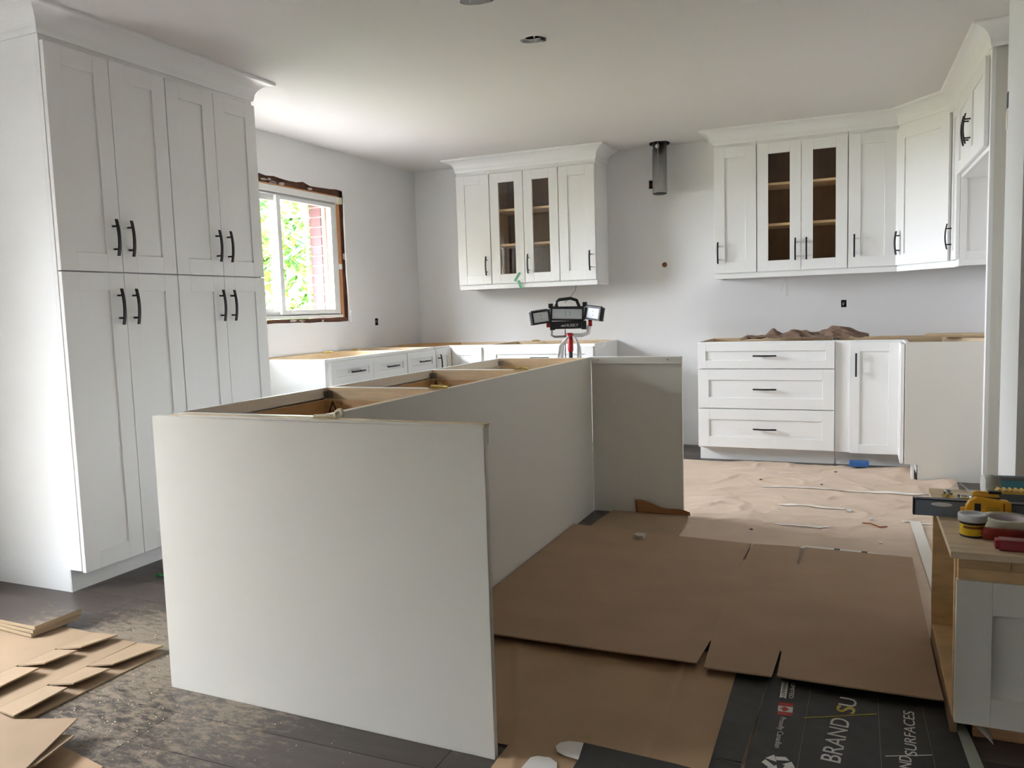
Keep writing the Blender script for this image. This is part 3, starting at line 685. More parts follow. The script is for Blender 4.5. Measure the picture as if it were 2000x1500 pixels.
# ------------------------------------------------------------------ work light on its tripod
t = thing('work_light', 'black three-panel work light on a red and black tripod', 'work light', (-1.735, 4.95, 0), R(19))
ZH = 1.10
def housing(par, name, xf, w, h, leds):
    mb = MB(); mb.xf = xf
    mb.plate([(-w/2, -h/2), (w/2, -h/2), (w/2, h/2), (-w/2, h/2)], [[(-w/2+.012, -h/2+.012), (w/2-.012, -h/2+.012), (w/2-.012, h/2-.012), (-w/2+.012, h/2-.012)]], lambda u, v, s: (u, -.022+.012*s, v))
    mb.box(-w/2, -.010, -h/2, w/2, .022, h/2)
    n = int(h/.012)
    for k in range(n):
        z = -h/2+.008+k*.012
        mb.box(-w/2-.007, -.012, z-.003, -w/2, .018, z+.003); mb.box(w/2, -.012, z-.003, w/2+.007, .018, z+.003)
    for k in range(int(w/.014)):
        x = -w/2+.009+k*.014; mb.box(x-.003, -.012, h/2, x+.003, .018, h/2+.006)
    hs = mb.build(name, BPLAS, par, .001)
    mb = MB(); mb.xf = xf; mb.box(-w/2+.010, -.0145, -h/2+.010, w/2-.010, -.009, h/2-.010); mb.build('lens', LENS, hs)
    for (lx, lz) in leds:
        mb = MB(); mb.xf = xf; mb.box(lx-.0025, -.0155, lz-.0025, lx+.0025, -.0144, lz+.0025); mb.build('led', BPLAS, hs)
    return hs
T = Matrix.Translation; RX = Matrix.Rotation(R(2), 4, 'Y')
housing(t, 'centre_head', T((-.005, 0, ZH+.018)) @ RX, .215, .088, [(-.012, .012), (.018, .012), (-.010, -.006), (.020, -.006)])
housing(t, 'side_head', T((-.178, -.022, ZH+.002)) @ Matrix.Rotation(R(-7), 4, 'Y') @ Matrix.Rotation(R(18), 4, 'Z'), .125, .088, [(0, .012), (.003, -.012)])
housing(t, 'side_head', T((.168, -.034, ZH+.016)) @ Matrix.Rotation(R(9), 4, 'Y') @ Matrix.Rotation(R(-38), 4, 'Z'), .125, .088, [(0, .012), (.003, -.012)])
mb = MB(); mb.box(-.112, -.02, ZH-.078, .112, .03, ZH-.028); mb.box(-.118, -.026, ZH-.084, -.085, .034, ZH-.030); mb.box(.085, -.026, ZH-.084, .118, .034, ZH-.030)
mb.box(-.125, -.015, ZH+.058, -.095, .025, ZH+.088); mb.box(.095, -.015, ZH+.058, .125, .025, ZH+.092); mb.box(-.11, -.01, ZH+.058, .11, .02, ZH+.066)
bd = mb.build('body', BPLAS, t, .004)
text('brand_lettering', 'HUSKY', .03, mat('white_paint_mark', (214, 214, 214), .5), bd, (-.020, -.0208, ZH-.064), (R(90), 0, 0), width=.086, height=.018)
MB().prism([(-.05, ZH-.062), (-.038, ZH-.052), (-.028, ZH-.056), (-.024, ZH-.050), (-.026, ZH-.064), (-.036, ZH-.060)], -.0212, -.0204, 'y').build('brand_emblem', MATS['white_paint_mark'], bd)
mb = MB(); mb.tube([(-.072, .005, ZH+.06), (-.074, .005, ZH+.098), (-.055, .005, ZH+.112), (.02, .005, ZH+.118), (.058, .005, ZH+.104), (.074, .005, ZH+.062)], .0105, 10); mb.build('carry_handle', BPLAS, t)
for sx in (-.128, .142): MB().tube([(sx-.012, 0, ZH-.045), (sx+.012, 0, ZH-.045)], .021, 14).build('tilt_knob', RED, t)
mb = MB(); mb.tube([(-.105, .005, ZH-.05), (-.108, .005, ZH-.118), (-.09, .005, ZH-.128), (0, .005, ZH-.128)], .007, 8); mb.build('yoke', STEEL, t)
mb = MB(); mb.tube([(0.0, .005, ZH-.120), (.09, .005, ZH-.122), (.128, .005, ZH-.108), (.136, .005, ZH-.060)], [.010, .013, .014, .013], 8); mb.build('wrapped_yoke', WRAP, t)
MB().lathe([(0, .0), (.014, 0), (.018, -.02), (.018, -.085), (.013, -.10), (0, -.10)], 14, (.012, .005, ZH-.13)).build('pole_clamp', RED, t)
MB().lathe([(0, .012), (.022, .008), (.026, -.002), (.022, -.012), (0, -.012)], 14, (.008, .005, ZH-.116)).build('top_knob', RED, t)
MB().tube([(.012, .005, ZH-.22), (.012, .005, .10)], .0125, 12).build('pole', BLACK, t)
MB().tube([(-.02, .02, ZH-.08), (-.022, .02, ZH-.2), (-.03, .03, .3)], .003, 6).build('power_cord', BLACK, t)
for k in range(3):
    a = R(90+120*k); MB().tube([(.012, .005, .42), (.012+.42*math.cos(a), .005+.42*math.sin(a), .012)], .010, 8).build('leg', BLACK, t)
for (a, b, c, ww) in [((-.003, -.022, ZH-.125), (-.045, -.03, ZH-.185), (-.062, -.03, ZH-.34), .026), ((.040, -.02, ZH-.128), (.066, -.03, ZH-.19), (.070, -.03, ZH-.34), .020)]:
    mb = MB()
    def f(u, v, a=a, b=b, c=c, ww=ww):
        p = Vector(a).lerp(Vector(b), v*2) if v < .5 else Vector(b).lerp(Vector(c), v*2-1)
        q = (u-.5)*ww*(.7+v); return (p.x+q, p.y+.006*math.sin(u*7+v*9), p.z+.003*math.sin(u*5))
    mb.grid(f, 6, 14); mb.build('plastic_film', WRAP, t)

# ------------------------------------------------------------------ duct, boxes, wires, ceiling fittings
t = thing('vent_duct', 'galvanised round vent duct hanging through the ceiling', 'duct', (DUCT[0], DUCT[1]-.022, 2.035))
t.rotation_euler = (R(-6), R(-1), 0)
mb = MB(); r_ = .057
mb.lathe([(r_, 0), (r_, .42), (r_-.002, .42), (r_-.002, 0), (r_, 0)], 28); mb.build('pipe', GALV, t)
mb = MB(); mb.box(-.004, -r_-.003, .0, .004, -r_+.001, .40); mb.build('seam', GALV, t)
MB().lathe([(0, .006), (r_-.003, .006)], 24).build('damper_plate', BLACK, t)  # black disc standing in for the dark inside of the duct mouth
for a, s in ((-95, .017), (-150, .014)):
    x, y = (r_+.0006)*math.cos(R(a)), (r_+.0006)*math.sin(R(a)); 
    o = MB().lathe([(0, .001), (s, .0)], 14).build('plaster_spot', WRAP, t); o.matrix_local = T((x, y, .365)) @ Matrix.Rotation(R(a+90), 4, 'Z') @ Matrix.Rotation(R(90), 4, 'X')
mb = MB(); rnd = random.Random(3)
for k in range(30):
    a = 2*math.pi*k/30+rnd.uniform(-.05, .05); l = rnd.uniform(.006, .02)
    x0, y0 = .078*math.cos(a), .078*math.sin(a); x1, y1 = (.078-l)*math.cos(a), (.078-l)*math.sin(a)
    mb.box(min(x0, x1)-.002, min(y0, y1)-.002, .398, max(x0, x1)+.002, max(y0, y1)+.002, .404)
mb.build('ragged_collar', mat('dark_mesh', (40, 40, 40), .7), t)
def ebox(name, lab, origin, axis, w, h, wires, plastic):
    t = thing(name, lab, 'electrical box', origin, {'y': 0, 'x': R(90)}[axis])
    mb = MB(); d = .05
    mb.box(-w, .0, -h, -w+.003, d, h); mb.box(w-.003, .0, -h, w, d, h); mb.box(-w, 0, -h, w, d, -h+.003); mb.box(-w, 0, h-.003, w, d, h); mb.box(-w, d-.003, -h, w, d, h)
    mb.build('box', plastic, t)
    for i, (mt, pts) in enumerate(wires): MB().tube(pts, .0028, 6).build('wire', mt, t)
    return t
CU = mat('copper_wire', (176, 104, 62), .4, metal=1); RW = mat('red_wire', (170, 40, 34), .5); BW = mat('black_wire', (18, 18, 18), .5)
BLP = mat('blue_plastic_box', (38, 44, 66), .5); DKP = mat('dark_plastic_box', (24, 26, 26), .5)
def wr(w, h, seed, y0=.04):
    rnd = random.Random(seed); 
    return [(rnd.uniform(-w, w)*.7, y0-.035*k/4, h*(-.7+1.4*((k*.37+seed*.21) % 1))) for k in range(6)]
ebox('electrical_box', 'blue outlet box with wires in the wall below the window corner', (XL, 5.854, 1.09), 'x', .023, .030, [(WIRE, wr(.016, .02, 2)), (BW, wr(.016, .02, 5)), (CU, wr(.016, .02, 8))], BLP)
ebox('electrical_box', 'dark outlet box with wires above the drop cloth', (-.111, YB, 1.123), 'y', .019, .027, [(WIRE, wr(.014, .022, 1)), (WIRE, wr(.014, .022, 4)), (CU, wr(.014, .022, 7))], DKP)
t = ebox('electrical_box', 'open box with red and black wires left of the duct', (-1.562, YB, 2.135), 'y', .024, .034, [(RW, wr(.02, .03, 2)), (RW, wr(.02, .03, 3)), (BW, wr(.02, .03, 6)), (CU, wr(.02, .03, 9))], DKP)
MB().box(-.026, -.003, .030, .034, .001, .037).box(-.028, -.003, -.034, -.022, .001, .034).build('metal_bracket', STEEL, t)
t = thing('gas_stub', 'small round pipe hole in the wall below the duct', 'pipe hole', (-1.468, YB-.0, 1.482))
MB().lathe([(.007, -.01), (.010, -.01), (.010, .03), (.007, .03)], 14).build('pipe_end', CU, t).matrix_local = Matrix.Rotation(R(90), 4, 'X')
o = MB().lathe([(.012, 0), (.019, .002), (.020, 0), (.012, -.004)], 16).build('ragged_ring', mat('torn_gypsum', (96, 70, 48), .9), t); o.matrix_local = Matrix.Rotation(R(90), 4, 'X')
tag(MB().tube([(-2.180, 6.45, 1.372), (-2.182, 6.45, 1.335), (-2.19, 6.45, 1.30), (-2.24, 6.47, 1.25), (-2.30, 6.52, 1.21), (-2.33, 6.585, 1.20)], .0032, 6).build('loose_wire', mat('grey_cable', (150, 146, 140), .5)), 'thin grey wire hanging under the left wall cabinets', 'wire')
tag(MB().box(-.006, -.004, 0, .006, .004, .03).build('wire_staple', BLACK, loc=(-2.180, 6.44, 1.340)), 'small black cable clip under the left wall cabinets', 'clip')
t = thing('loose_wire', 'white two-strand wire dangling under the glazed cabinet on the right', 'wire', (-.53, 6.40, 1.19))
MB().tube([(0, 0, .182), (.01, 0, .16), (.026, 0, .10), (.024, 0, .03), (.020, .0, .0)], .0030, 6).build('strand', WIRE, t)
MB().tube([(.02, 0, .125), (.0, 0, .10), (-.018, 0, .045), (-.022, 0, .03)], .0026, 6).build('strand', WIRE, t)
MB().tube([(.024, 0, .10), (.034, 0, .05), (.036, 0, .015), (.030, 0, .0)], .0026, 6).build('strand', WIRE, t)
for i, (cx, cy, r) in enumerate(CH):
    t = thing('ceiling_light_hole', ['ragged black light cut-out in the middle of the ceiling', 'black light cut-out at the very top edge of the photo'][i], 'light hole', (cx, cy, ZC-.006))
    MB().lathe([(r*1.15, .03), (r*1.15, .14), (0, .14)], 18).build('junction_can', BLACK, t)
    MB().tube([(-r*.5, 0, .10), (-.01, -.01, .02), (.02, .02, .05), (r*.5, .01, .09)], .004, 6).build('wire', BW, t)
    MB().tube([(-r*.1, .02, .10), (.005, 0, .012), (.025, -.015, .03), (.03, 0, .1)], .003, 6).build('wire', WIRE, t)
    MB().prism([(r*.75, -.02), (r*.98, -.012), (r*1.05, .004), (r*.8, .012)], -.008, .02).build('bracket_tab', BLACK, t)
# green tape on the left glazed cabinet doors
for (pts, lab) in [([(-2.660, 1.398), (-2.643, 1.388), (-2.602, 1.452), (-2.597, 1.463), (-2.615, 1.462)], 'upper strip of green tape between the left glazed doors'), ([(-2.628, 1.395), (-2.610, 1.400), (-2.584, 1.334), (-2.606, 1.330)], 'lower strip of green tape hanging off the left glazed doors')]:
    o = MB().prism(pts, 6.2475-.003, 6.2475-.0015, 'y').build('tape_strip', TAPEG); tag(o, lab, 'tape', 'green tape strips')

# ------------------------------------------------------------------ things on the right base cabinets and the floor there
def cloth_h(x, y):
    g = lambda cx, cy, a, b, h: h*math.exp(-((x-cx)/a)**2-((y-cy)/b)**2)
    n = noise.noise(Vector((x*14, y*14, 3)))*.012
    return .884+g(-.585, 6.25, .045, .09, .058)+g(-.42, 6.26, .10, .12, .050)+g(-.13, 6.28, .13, .13, .070)+n*min(1, 6*g(-.35, 6.25, .3, .2, .2))+.004
mb = MB()
def cf(u, v):
    x = -.80+u*.86; y = 6.07+v*.42+.03*math.sin(x*9)
    return (x, y, cloth_h(x, y) + .010*(1-min(1, 3*abs(noise.noise(Vector((x*9+y*5, y*9, 4))))))+.006*noise.noise(Vector((x*30, y*30, 0))))
mb.grid(cf, 90, 40)
o = mb.build('drop_cloth', CLOTH); sm = o.modifiers.new('thickness', 'SOLIDIFY'); sm.thickness = .004
tag(o, 'crumpled brown drop cloth lying on the three-drawer cabinet', 'cloth')
tag(MB().box(0, 0, 0, .46, .09, .016).build('scrap_board', MAPLE, loc=(.43, 6.42, .877)), 'pale wooden scrap board lying across the right corner cabinet', 'board')
mb = MB(); mb.box(-.062, -.035, 0, .062, .035, .036)
tag(mb.build('sanding_block', BLUE, None, .006, loc=(0.003, 5.915, .016)), 'blue foam sanding block on the paper by the corner cabinet', 'sanding block')

# kraft paper beyond the island, wrinkled
def ph(x, y):
    v = Vector((x*2.1, y*3.2, 1)); r = noise.noise(v)*.5+.5
    k = abs(noise.noise(Vector((x*3.3+y*1.5, y*4.6-x, 5))))
    e = max(0, 1-abs(k)*5)
    k2 = abs(noise.noise(Vector((x*7.5-y*3, y*8.5+x*2, 9)))); e2 = max(0, 1-k2*7)
    b = .005*r+.0075*e+.0035*e2
    edge = min(1, max(0, (y-4.0)/.25))*min(1, max(.1, (x+.92)/.12))
    b += .028*math.exp(-((x-.50)/.10)**2-((y-5.50)/.12)**2)+.03*math.exp(-((x-.28)/.08)**2-((y-5.80)/.12)**2)
    return .0015+b*edge
mb = MB()
def pf(u, v):
    y = 2.90+v*3.055; x0 = -1.30+.03*math.sin(y*5); x1 = .55
    x = x0+u*(x1-x0); return (x, y+.008*math.sin(x*9)*v, ph(x, y))
mb.grid(pf, 170, 250, keep=lambda p: not (p[0] > .338 and p[1] > 5.604) and not (p[0] > .222 and p[1] < 2.97))
tag(mb.build('kraft_paper', KRAFT), 'wrinkled brown kraft paper covering the kitchen floor', 'floor paper')
def tape(p, q, w, lab, mt=TAPEW, n=24):
    p, q = Vector(p), Vector(q); d = (q-p).normalized(); nn = Vector((-d.y, d.x)); mb = MB()
    def f(u, v):
        c = p.lerp(q, u)+nn*(v-.5)*w; return (c.x, c.y, ph(c.x, c.y)+.0045)
    mb.grid(f, n, 3); return tag(mb.build('tape_strip', mt), lab, 'tape', 'white tape strips on the kraft paper')
tape((-.554, 5.165), (.40, 5.155), .026, 'longest white tape strip crossing the kraft paper')
tape((-.417, 4.712), (-.067, 4.700), .026, 'short white tape strip in the middle of the kraft paper')
tape((-.455, 4.282), (-.132, 4.274), .024, 'short white tape strip on the kraft paper nearest the cardboard')
tape((.268, 4.53), (.305, 3.05), .050, 'wide white tape strip running beside the tool bench')
tape((-.493, 5.590), (-.40, 5.590), .014, 'tiny white tape strip near the drawer cabinet')
tape((.205, 4.50), (.34, 4.49), .018, 'small white tape piece crossing the strip beside the tool bench')
def scrap(x, y, s, lab, mt=WRAP, z=None, seed=0):
    rnd = random.Random(seed); pts = [(x+s*math.cos(a)*rnd.uniform(.5, 1), y+s*math.sin(a)*rnd.uniform(.5, 1)) for a in [k*math.pi/4 for k in range(8)]]
    z = (ph(x, y)+.003) if z is None else z
    return tag(MB().prism(pts, z, z+s*.35).build('floor_scrap', mt), lab, 'scrap', 'small scraps on the floor')
PLX, PLY = (.06, 4.62)
scrap(-.045, 4.66, .022, 'white plaster crumb at the end of the middle tape strip', seed=1)
scrap(.06, 4.50, .014, 'white plaster crumb on the paper left of the level', seed=2)
scrap(.10, 4.09, .012, 'white crumb on the paper near the cardboard corner', seed=3)
o = MB().tube([(.02, 4.41, .012), (.06, 4.40, .016), (.10, 4.35, .013), (.135, 4.36, .016)], .0035, 5).build('wire_offcut', CU); tag(o, 'short brown wire offcut on the paper left of the level', 'wire')
# dark debris bits
for i, (x, y, lab) in enumerate([(-.58, 5.34, 'dark chip on the paper above the long tape'), (-.21, 5.30, 'dark curl on the paper above the long tape'), (-.14, 5.72, 'grey chip on the paper near the drawers'), (-.50, 4.15, 'dark chip in the shaded paper')]):
    scrap(x, y, .010, lab, BW, seed=20+i)
# second cardboard piece, paper flap at the far end panel, bare floor between
tag(MB().prism([(-1.292, 3.80), (-1.282, 4.15), (-1.262, 4.30), (-.845, 4.296), (-.828, 4.17), (-.822, 3.80)], .012, .016).build('cardboard_offcut', CARDL), 'small tan cardboard piece tucked against the far island panel', 'cardboard')
mb = MB()
def ff(u, v):
    x = -1.133+u*.30; top = .066*(1-.75*u)+.008*math.sin(u*9)
    return (x-.01*v*(1-u), 4.285+.020*v-.06*u*v*.4, .018+top*v)
mb.grid(ff, 16, 6); o = mb.build('paper_flap', mat('brown_paper_flap', (150, 104, 60), .7)); sm = o.modifiers.new('thickness', 'SOLIDIFY'); sm.thickness = .001
tag(o, 'torn brown paper flap leaning on the far island panel', 'paper')

# ------------------------------------------------------------------ flattened box beside the island
def slab(par, name, pts, z, th=.005, mt=CARD, lift=None):
    """pts with optional per-vertex lift; a cardboard panel"""
    n = len(pts); zs = lift or [0]*n; mb = MB()
    mb.add([(p[0], p[1], z+zs[i]) for i, p in enumerate(pts)]+[(p[0], p[1], z+zs[i]+th) for i, p in enumerate(pts)],
           [list(range(n))[::-1], list(range(n, 2*n))]+[(i, (i+1) % n, n+(i+1) % n, n+i) for i in range(n)])
    return mb.build(name, mt, par)
t = thing('flattened_carton', 'big flattened brown cardboard carton lying beside the island', 'cardboard', (0, 0, 0))
z = .016
slab(t, 'panel', [(-1.377, 2.672), (-.4545, 2.672), (-.4665, 3.604), (-1.377, 3.690)], z)
slab(t, 'panel', [(-.4543, 2.672), (-.228, 2.664), (-.2325, 3.604), (-.4663, 3.604)], z)
slab(t, 'panel', [(-.2278, 2.664), (.224, 2.650), (.221, 3.650), (-.2323, 3.604)], z)
slab(t, 'flap', [(-1.372, 2.47), (-.80, 2.462), (-.463, 2.458), (-.4575, 2.6718), (-1.377, 2.6718)], z, lift=[.010, .012, .016, 0, 0])
slab(t, 'flap', [(-.440, 2.452), (-.236, 2.450), (-.2315, 2.6638), (-.4535, 2.6718)], z, lift=[.006, .010, 0, 0])
slab(t, 'flap', [(-.221, 2.452), (.224, 2.446), (.224, 2.6498), (-.2255, 2.6638)], z, lift=[.012, .014, 0, 0])
slab(t, 'flap', [(-1.377, 3.6903), (-.470, 3.6043), (-.463, 3.852), (-.80, 3.880), (-1.377, 3.945)], z)
slab(t, 'flap', [(-.460, 3.6043), (-.244, 3.6043), (-.245, 3.868), (-.455, 3.852)], z)
slab(t, 'flap', [(-.2305, 3.6043), (.221, 3.6503), (.220, 3.846), (-.225, 3.868)], z)
tag(MB().prism([(-.245, 3.872), (-.232, 3.915), (-.05, 3.905), (.02, 3.90), (.135, 3.872), (.02, 3.862)], .012, .0145).build('paper_label', mat('white_label', (226, 222, 212), .6)), 'white printed label sticking out behind the big carton', 'label')
MBk = MB(); MBk.box(-.10, 3.879, .0147, -.075, 3.905, .0152); MBk.box(.015, 3.872, .0147, .040, 3.897, .0152); tag(MBk.build('label_print', BW), 'dark print on the white label behind the carton', 'print')
scrap(-.985, 3.80, .045, 'pale plastic scrap at the far edge of the big carton', mat('pale_film', (188, 178, 166), .4), z=.0216, seed=31)
# near kraft paper (smooth) under the black box
def fold(x, y):
    z = .0012
    for (a, b, c, d, h) in [(-1.05, 2.40, -.80, 1.78, .005), (-.505, 2.44, -.485, 1.70, .006), (-1.30, 2.25, -1.10, 2.05, .003)]:
        l = math.hypot(c-a, d-b); dist = ((x-a)*(d-b)-(y-b)*(c-a))/l
        z += h*math.exp(-(dist/.010)**2)+.5*h*math.exp(-(dist/.06)**2)
    return z + .002*(noise.noise(Vector((x*4, y*4, 2)))+.5)*.8
mb = MB(); mb.grid(lambda u, v: (-1.37+u*1.12, 1.50+v*1.12, fold(-1.37+u*1.12, 1.50+v*1.12) if -1.37+u*1.12 < -.37 else .0012), 110, 90, keep=lambda p: p[1] > 1.86 or p[0] > -.852)
o = mb.build('kraft_paper', KRAFTN); tag(o, 'smooth brown kraft paper between the island end panel and the black box', 'floor paper')
for a, b in [((-1.05, 2.35), (-.86, 1.92)), ((-.50, 2.42), (-.475, 1.80))]:
    pass
# ------------------------------------------------------------------ black printed carton
t = thing('printed_carton', 'black flattened carton printed with white and yellow lettering', 'cardboard', (0, 0, 0))
z = .0045
slab(t, 'panel', [(-.262, 1.60), (-.066 if False else .255, 1.60), (.262, 2.16), (.245, 2.50), (-.245, 2.50)], z, .004, BOXBLK)
slab(t, 'flap', [(-.338, 1.985), (-.2635, 1.985), (-.247, 2.50), (-.345, 2.50)], z, .004, BOXBLK)
slab(t, 'flap', [(-.335, 1.60), (-.2635, 1.60), (-.2635, 1.972), (-.338, 1.980)], z, .004, BOXBLK)
zt = z+.0042
A1 = R(90-5)
text('lettering', 'BRAND', .08, PRINTW, t, (-.036, 2.062, zt), (0, 0, A1), width=.232, height=.047)
text('lettering', 'SU', .08, PRINTW, t, (-.006, 2.332, zt), (0, 0, A1), width=.090, height=.047)
text('lettering', 'S', .08, PRINTY, t, (-.0055, 2.330, zt+.0006), (0, 0, A1), width=.040, height=.049)
mb = MB(); mb.prism([(-.135, 2.262), (.052, 2.352), (.052, 2.3555), (-.135, 2.2655)], zt, zt+.0006); mb.build('printed_line', PRINTY, t)
text('lettering', 'SURFACES', .05, PRINTW, t, (.141, 2.160, zt), (0, 0, R(90-1.5)), width=.240, height=.028)
text('lettering', 'BRAND', .05, PRINTW, t, (.124, 2.020, zt), (0, 0, R(90-1.5)), width=.132, height=.028)
mb = MB(); mb.prism([(.068, 2.133), (.176, 2.178), (.176, 2.181), (.068, 2.136)], zt, zt+.0006); mb.build('printed_line', PRINTW, t)
text('lettering', 'Proudly Canadian', .02, PRINTW, t, (-.194, 2.250, zt), (0, 0, R(-90)), width=.168, height=.020)
text('lettering', 'LIMITED', .02, PRINTW, t, (-.181, 2.468, zt), (0, 0, R(-90)), width=.098, height=.012)
mb = MB(); mb.prism([(-.208, 2.470), (-.190, 2.470), (-.188, 2.362), (-.197, 2.369), (-.206, 2.362)], zt, zt+.0004); rb = mb.build('ribbon', PRINTW, t)
text('lettering', 'WARRANTY', .02, BOXBLK, rb, (-.203, 2.466, zt+.0005), (0, 0, R(-90)), width=.094, height=.010)
fg = MB().prism([(-.203, 2.258), (-.164, 2.262), (-.166, 2.337), (-.206, 2.333)], zt, zt+.0004).build('flag', PRINTW, t)
for a, b in ((0, .27), (.73, 1)):
    lo0, hi0 = Vector((-.203, 2.258)), Vector((-.206, 2.333)); lo1, hi1 = Vector((-.164, 2.262)), Vector((-.166, 2.337))
    MB().prism([lo0.lerp(hi0, a), lo1.lerp(hi1, a), lo1.lerp(hi1, b), lo0.lerp(hi0, b)], zt+.0004, zt+.0008).build('flag_bar', PRINTR, fg)
half = [(0, .5), (.07, .36), (.16, .41), (.12, .16), (.26, .28), (.30, .20), (.46, .23), (.41, .10), (.48, .04), (.24, -.14), (.27, -.25), (.03, -.21), (.03, -.45)]
leaf = half+[(-x, y) for x, y in half[::-1]][:-1]
MB().prism([(-.185-b*.030+.0, 2.2975+a*.030) for a, b in leaf], zt+.0004, zt+.0008).build('maple_leaf', PRINTR, fg)
# recycling arrows
rc = MB(); cx, cy, rr = -.178, 2.008, .038
for k in range(3):
    a = R(120*k+90+15); ca, sa = math.cos(a), math.sin(a)
    P = lambda u, v: (cx+ca*u-sa*v, cy+sa*u+ca*v)
    rc.prism([P(rr*.42, -rr*.78), P(rr*.85, -rr*.62), P(rr*.85, rr*.05), P(rr*.42, rr*.05)], zt, zt+.0004)
    rc.prism([P(rr*.22, rr*.08), P(rr*1.08, rr*.08), P(rr*.62, rr*.72)], zt, zt+.0004)
rc.build('recycling_symbol', PRINTW, t)
mb = MB()
for pts in [[(-.2635, 1.976), (-.340, 1.983)], [(-.246, 2.49), (-.2625, 1.98)], [(-.125, 2.45), (-.140, 1.62)], [(.056, 2.45), (.060, 1.65)], [(.170, 2.44), (.192, 1.65)]]:
    (a0, b0), (a1, b1) = pts; d = Vector((a1-a0, b1-b0)).normalized(); w_ = .0010; nx, ny = -d.y*w_, d.x*w_
    mb.prism([(a0-nx, b0-ny), (a1-nx, b1-ny), (a1+nx, b1+ny), (a0+nx, b0+ny)], zt, zt+.0003)
mb.build('crease_lines', mat('scuffed_fold', (104, 102, 92), .8), t)
# second black offcut with white tabs
t = thing('printed_carton_offcut', 'black carton strip with rounded white tabs at the bottom edge', 'cardboard', (0, 0, 0))
slab(t, 'strip', [(-.662, 1.930), (-.42, 1.915), (-.30, 1.90), (-.30, 1.55), (-.655, 1.55), (-.650, 1.85)], .0085, .004, BOXBLK)
tab = [(-.662, 1.929), (-.700, 1.925), (-.722, 1.908), (-.726, 1.888), (-.715, 1.868), (-.690, 1.858), (-.6505, 1.852)]
slab(t, 'white_tab', tab, .009, .003, mat('white_card', (226, 222, 216), .6))
tag(MB().prism([(-.775, 1.79), (-.772, 1.825), (-.758, 1.838), (-.725, 1.842), (-.700, 1.826), (-.688, 1.79), (-.70, 1.70), (-.78, 1.70)], .0035, .0065).build('white_tab_scrap', MATS['white_card']), 'separate rounded white card tab at the bottom edge of the photo', 'card scrap')
# grey strip and bare floor by the bench
tag(MB().prism([(.243, 2.385), (.268, 2.372), (.290, 2.12), (.285, 1.7), (.262, 1.7), (.256, 2.15)], .0095, .012).build('grey_tape_strip', mat('grey_tape', (150, 154, 140), .6)), 'grey-green tape strip along the right edge of the black carton', 'tape')
mb = MB()
mb.grid(lambda u, v: (.236+u*.085, 2.415-.10*u+v*.045-.05*u*u, .018+.02*math.sin(u*3)*(.4+v)), 10, 4)
o = mb.build('crumpled_film', mat('grey_film', (176, 174, 164), .5)); sm = o.modifiers.new('t', 'SOLIDIFY'); sm.thickness = .001
tag(o, 'crumpled pale film at the foot of the tool bench', 'plastic film')

# ------------------------------------------------------------------ left foreground: planks and cartons
for k in range(3):
    t = box('loose_floor_plank', (-1.2, -.095, 0), (0, .095, .013), [FLOORM, ply_edge('ply_plank_edge', (152, 132, 104))], None, .0006, loc=(-2.762+.004*k, 1.998+.004*k, .022+.0135*k))
    for p in t.data.polygons: p.material_index = 0 if p.normal.z > .5 else 1
    t.rotation_euler = (0, 0, R(-4+1.2*k))
    tag(t, ['bottom loose floor plank of the stack at the left', 'middle loose floor plank of the stack at the left', 'top loose dark floor plank of the stack at the left'][k], 'plank', 'loose floor planks')
t = thing('flattened_carton', 'lower flattened carton at left with three flaps on its right edge', 'cardboard', (0, 0, 0))
z = .006
slab(t, 'panel', [(-3.45, 1.30), (-2.378, 1.40), (-2.378, 2.020), (-3.45, 2.045)], z, .005, CARDL)
slab(t, 'panel', [(-3.44, 1.31), (-2.235, 1.485), (-2.225, 2.000), (-3.44, 2.03)], .0005, .0045, CARDL)
for pts, lf in [([(-2.377, 1.822), (-2.266, 1.828), (-2.232, 2.006), (-2.372, 2.018)], [0, .020, .016, 0]), ([(-2.377, 1.678), (-2.260, 1.676), (-2.250, 1.802), (-2.377, 1.812)], [0, .024, .018, 0]), ([(-2.377, 1.505), (-2.252, 1.474), (-2.256, 1.652), (-2.377, 1.668)], [0, .018, .022, 0])]:
    slab(t, 'flap', pts, z, .005, CARDL, lf)
t = thing('flattened_carton', 'upper flattened carton at left with three flaps beside the plank stack', 'cardboard', (0, 0, 0))
z = .0118
slab(t, 'panel', [(-3.40, 1.33), (-2.600, 1.45), (-2.600, 2.024), (-3.40, 2.04)], z, .005, CARDL)
for pts, lf in [([(-2.599, 1.874), (-2.480, 1.878), (-2.458, 2.010), (-2.599, 2.024)], [0, .022, .016, 0]), ([(-2.599, 1.732), (-2.476, 1.740), (-2.470, 1.858), (-2.599, 1.864)], [0, .024, .020, 0]), ([(-2.599, 1.50), (-2.462, 1.53), (-2.464, 1.710), (-2.599, 1.722)], [0, .018, .022, 0])]:
    slab(t, 'flap', pts, z, .005, CARDL, lf)
t = thing('folded_cardboard', 'creased tan cardboard sheet at the bottom left corner', 'cardboard', (0, 0, 0))
slab(t, 'panel', [(-2.60, 1.30), (-2.30, 1.462), (-2.085, 1.416), (-2.20, 1.22), (-2.45, 1.10)], .026, .004, CARDL, [0, 0, .006, .0, 0])
slab(t, 'flap', [(-2.084, 1.416), (-1.958, 1.442), (-1.915, 1.300), (-2.05, 1.10), (-2.199, 1.22)], .026, .004, CARDL, [.006, .012, .016, 0, 0])
t = box('cardboard_scrap', (0, 0, 0), (.3, .3, .004), CARDL, None, .0005, loc=(-2.17, 1.10, .044)); t.rotation_euler = (R(2), 0, R(22))
tag(t, 'small cardboard corner on top of the creased sheet at bottom left', 'cardboard')
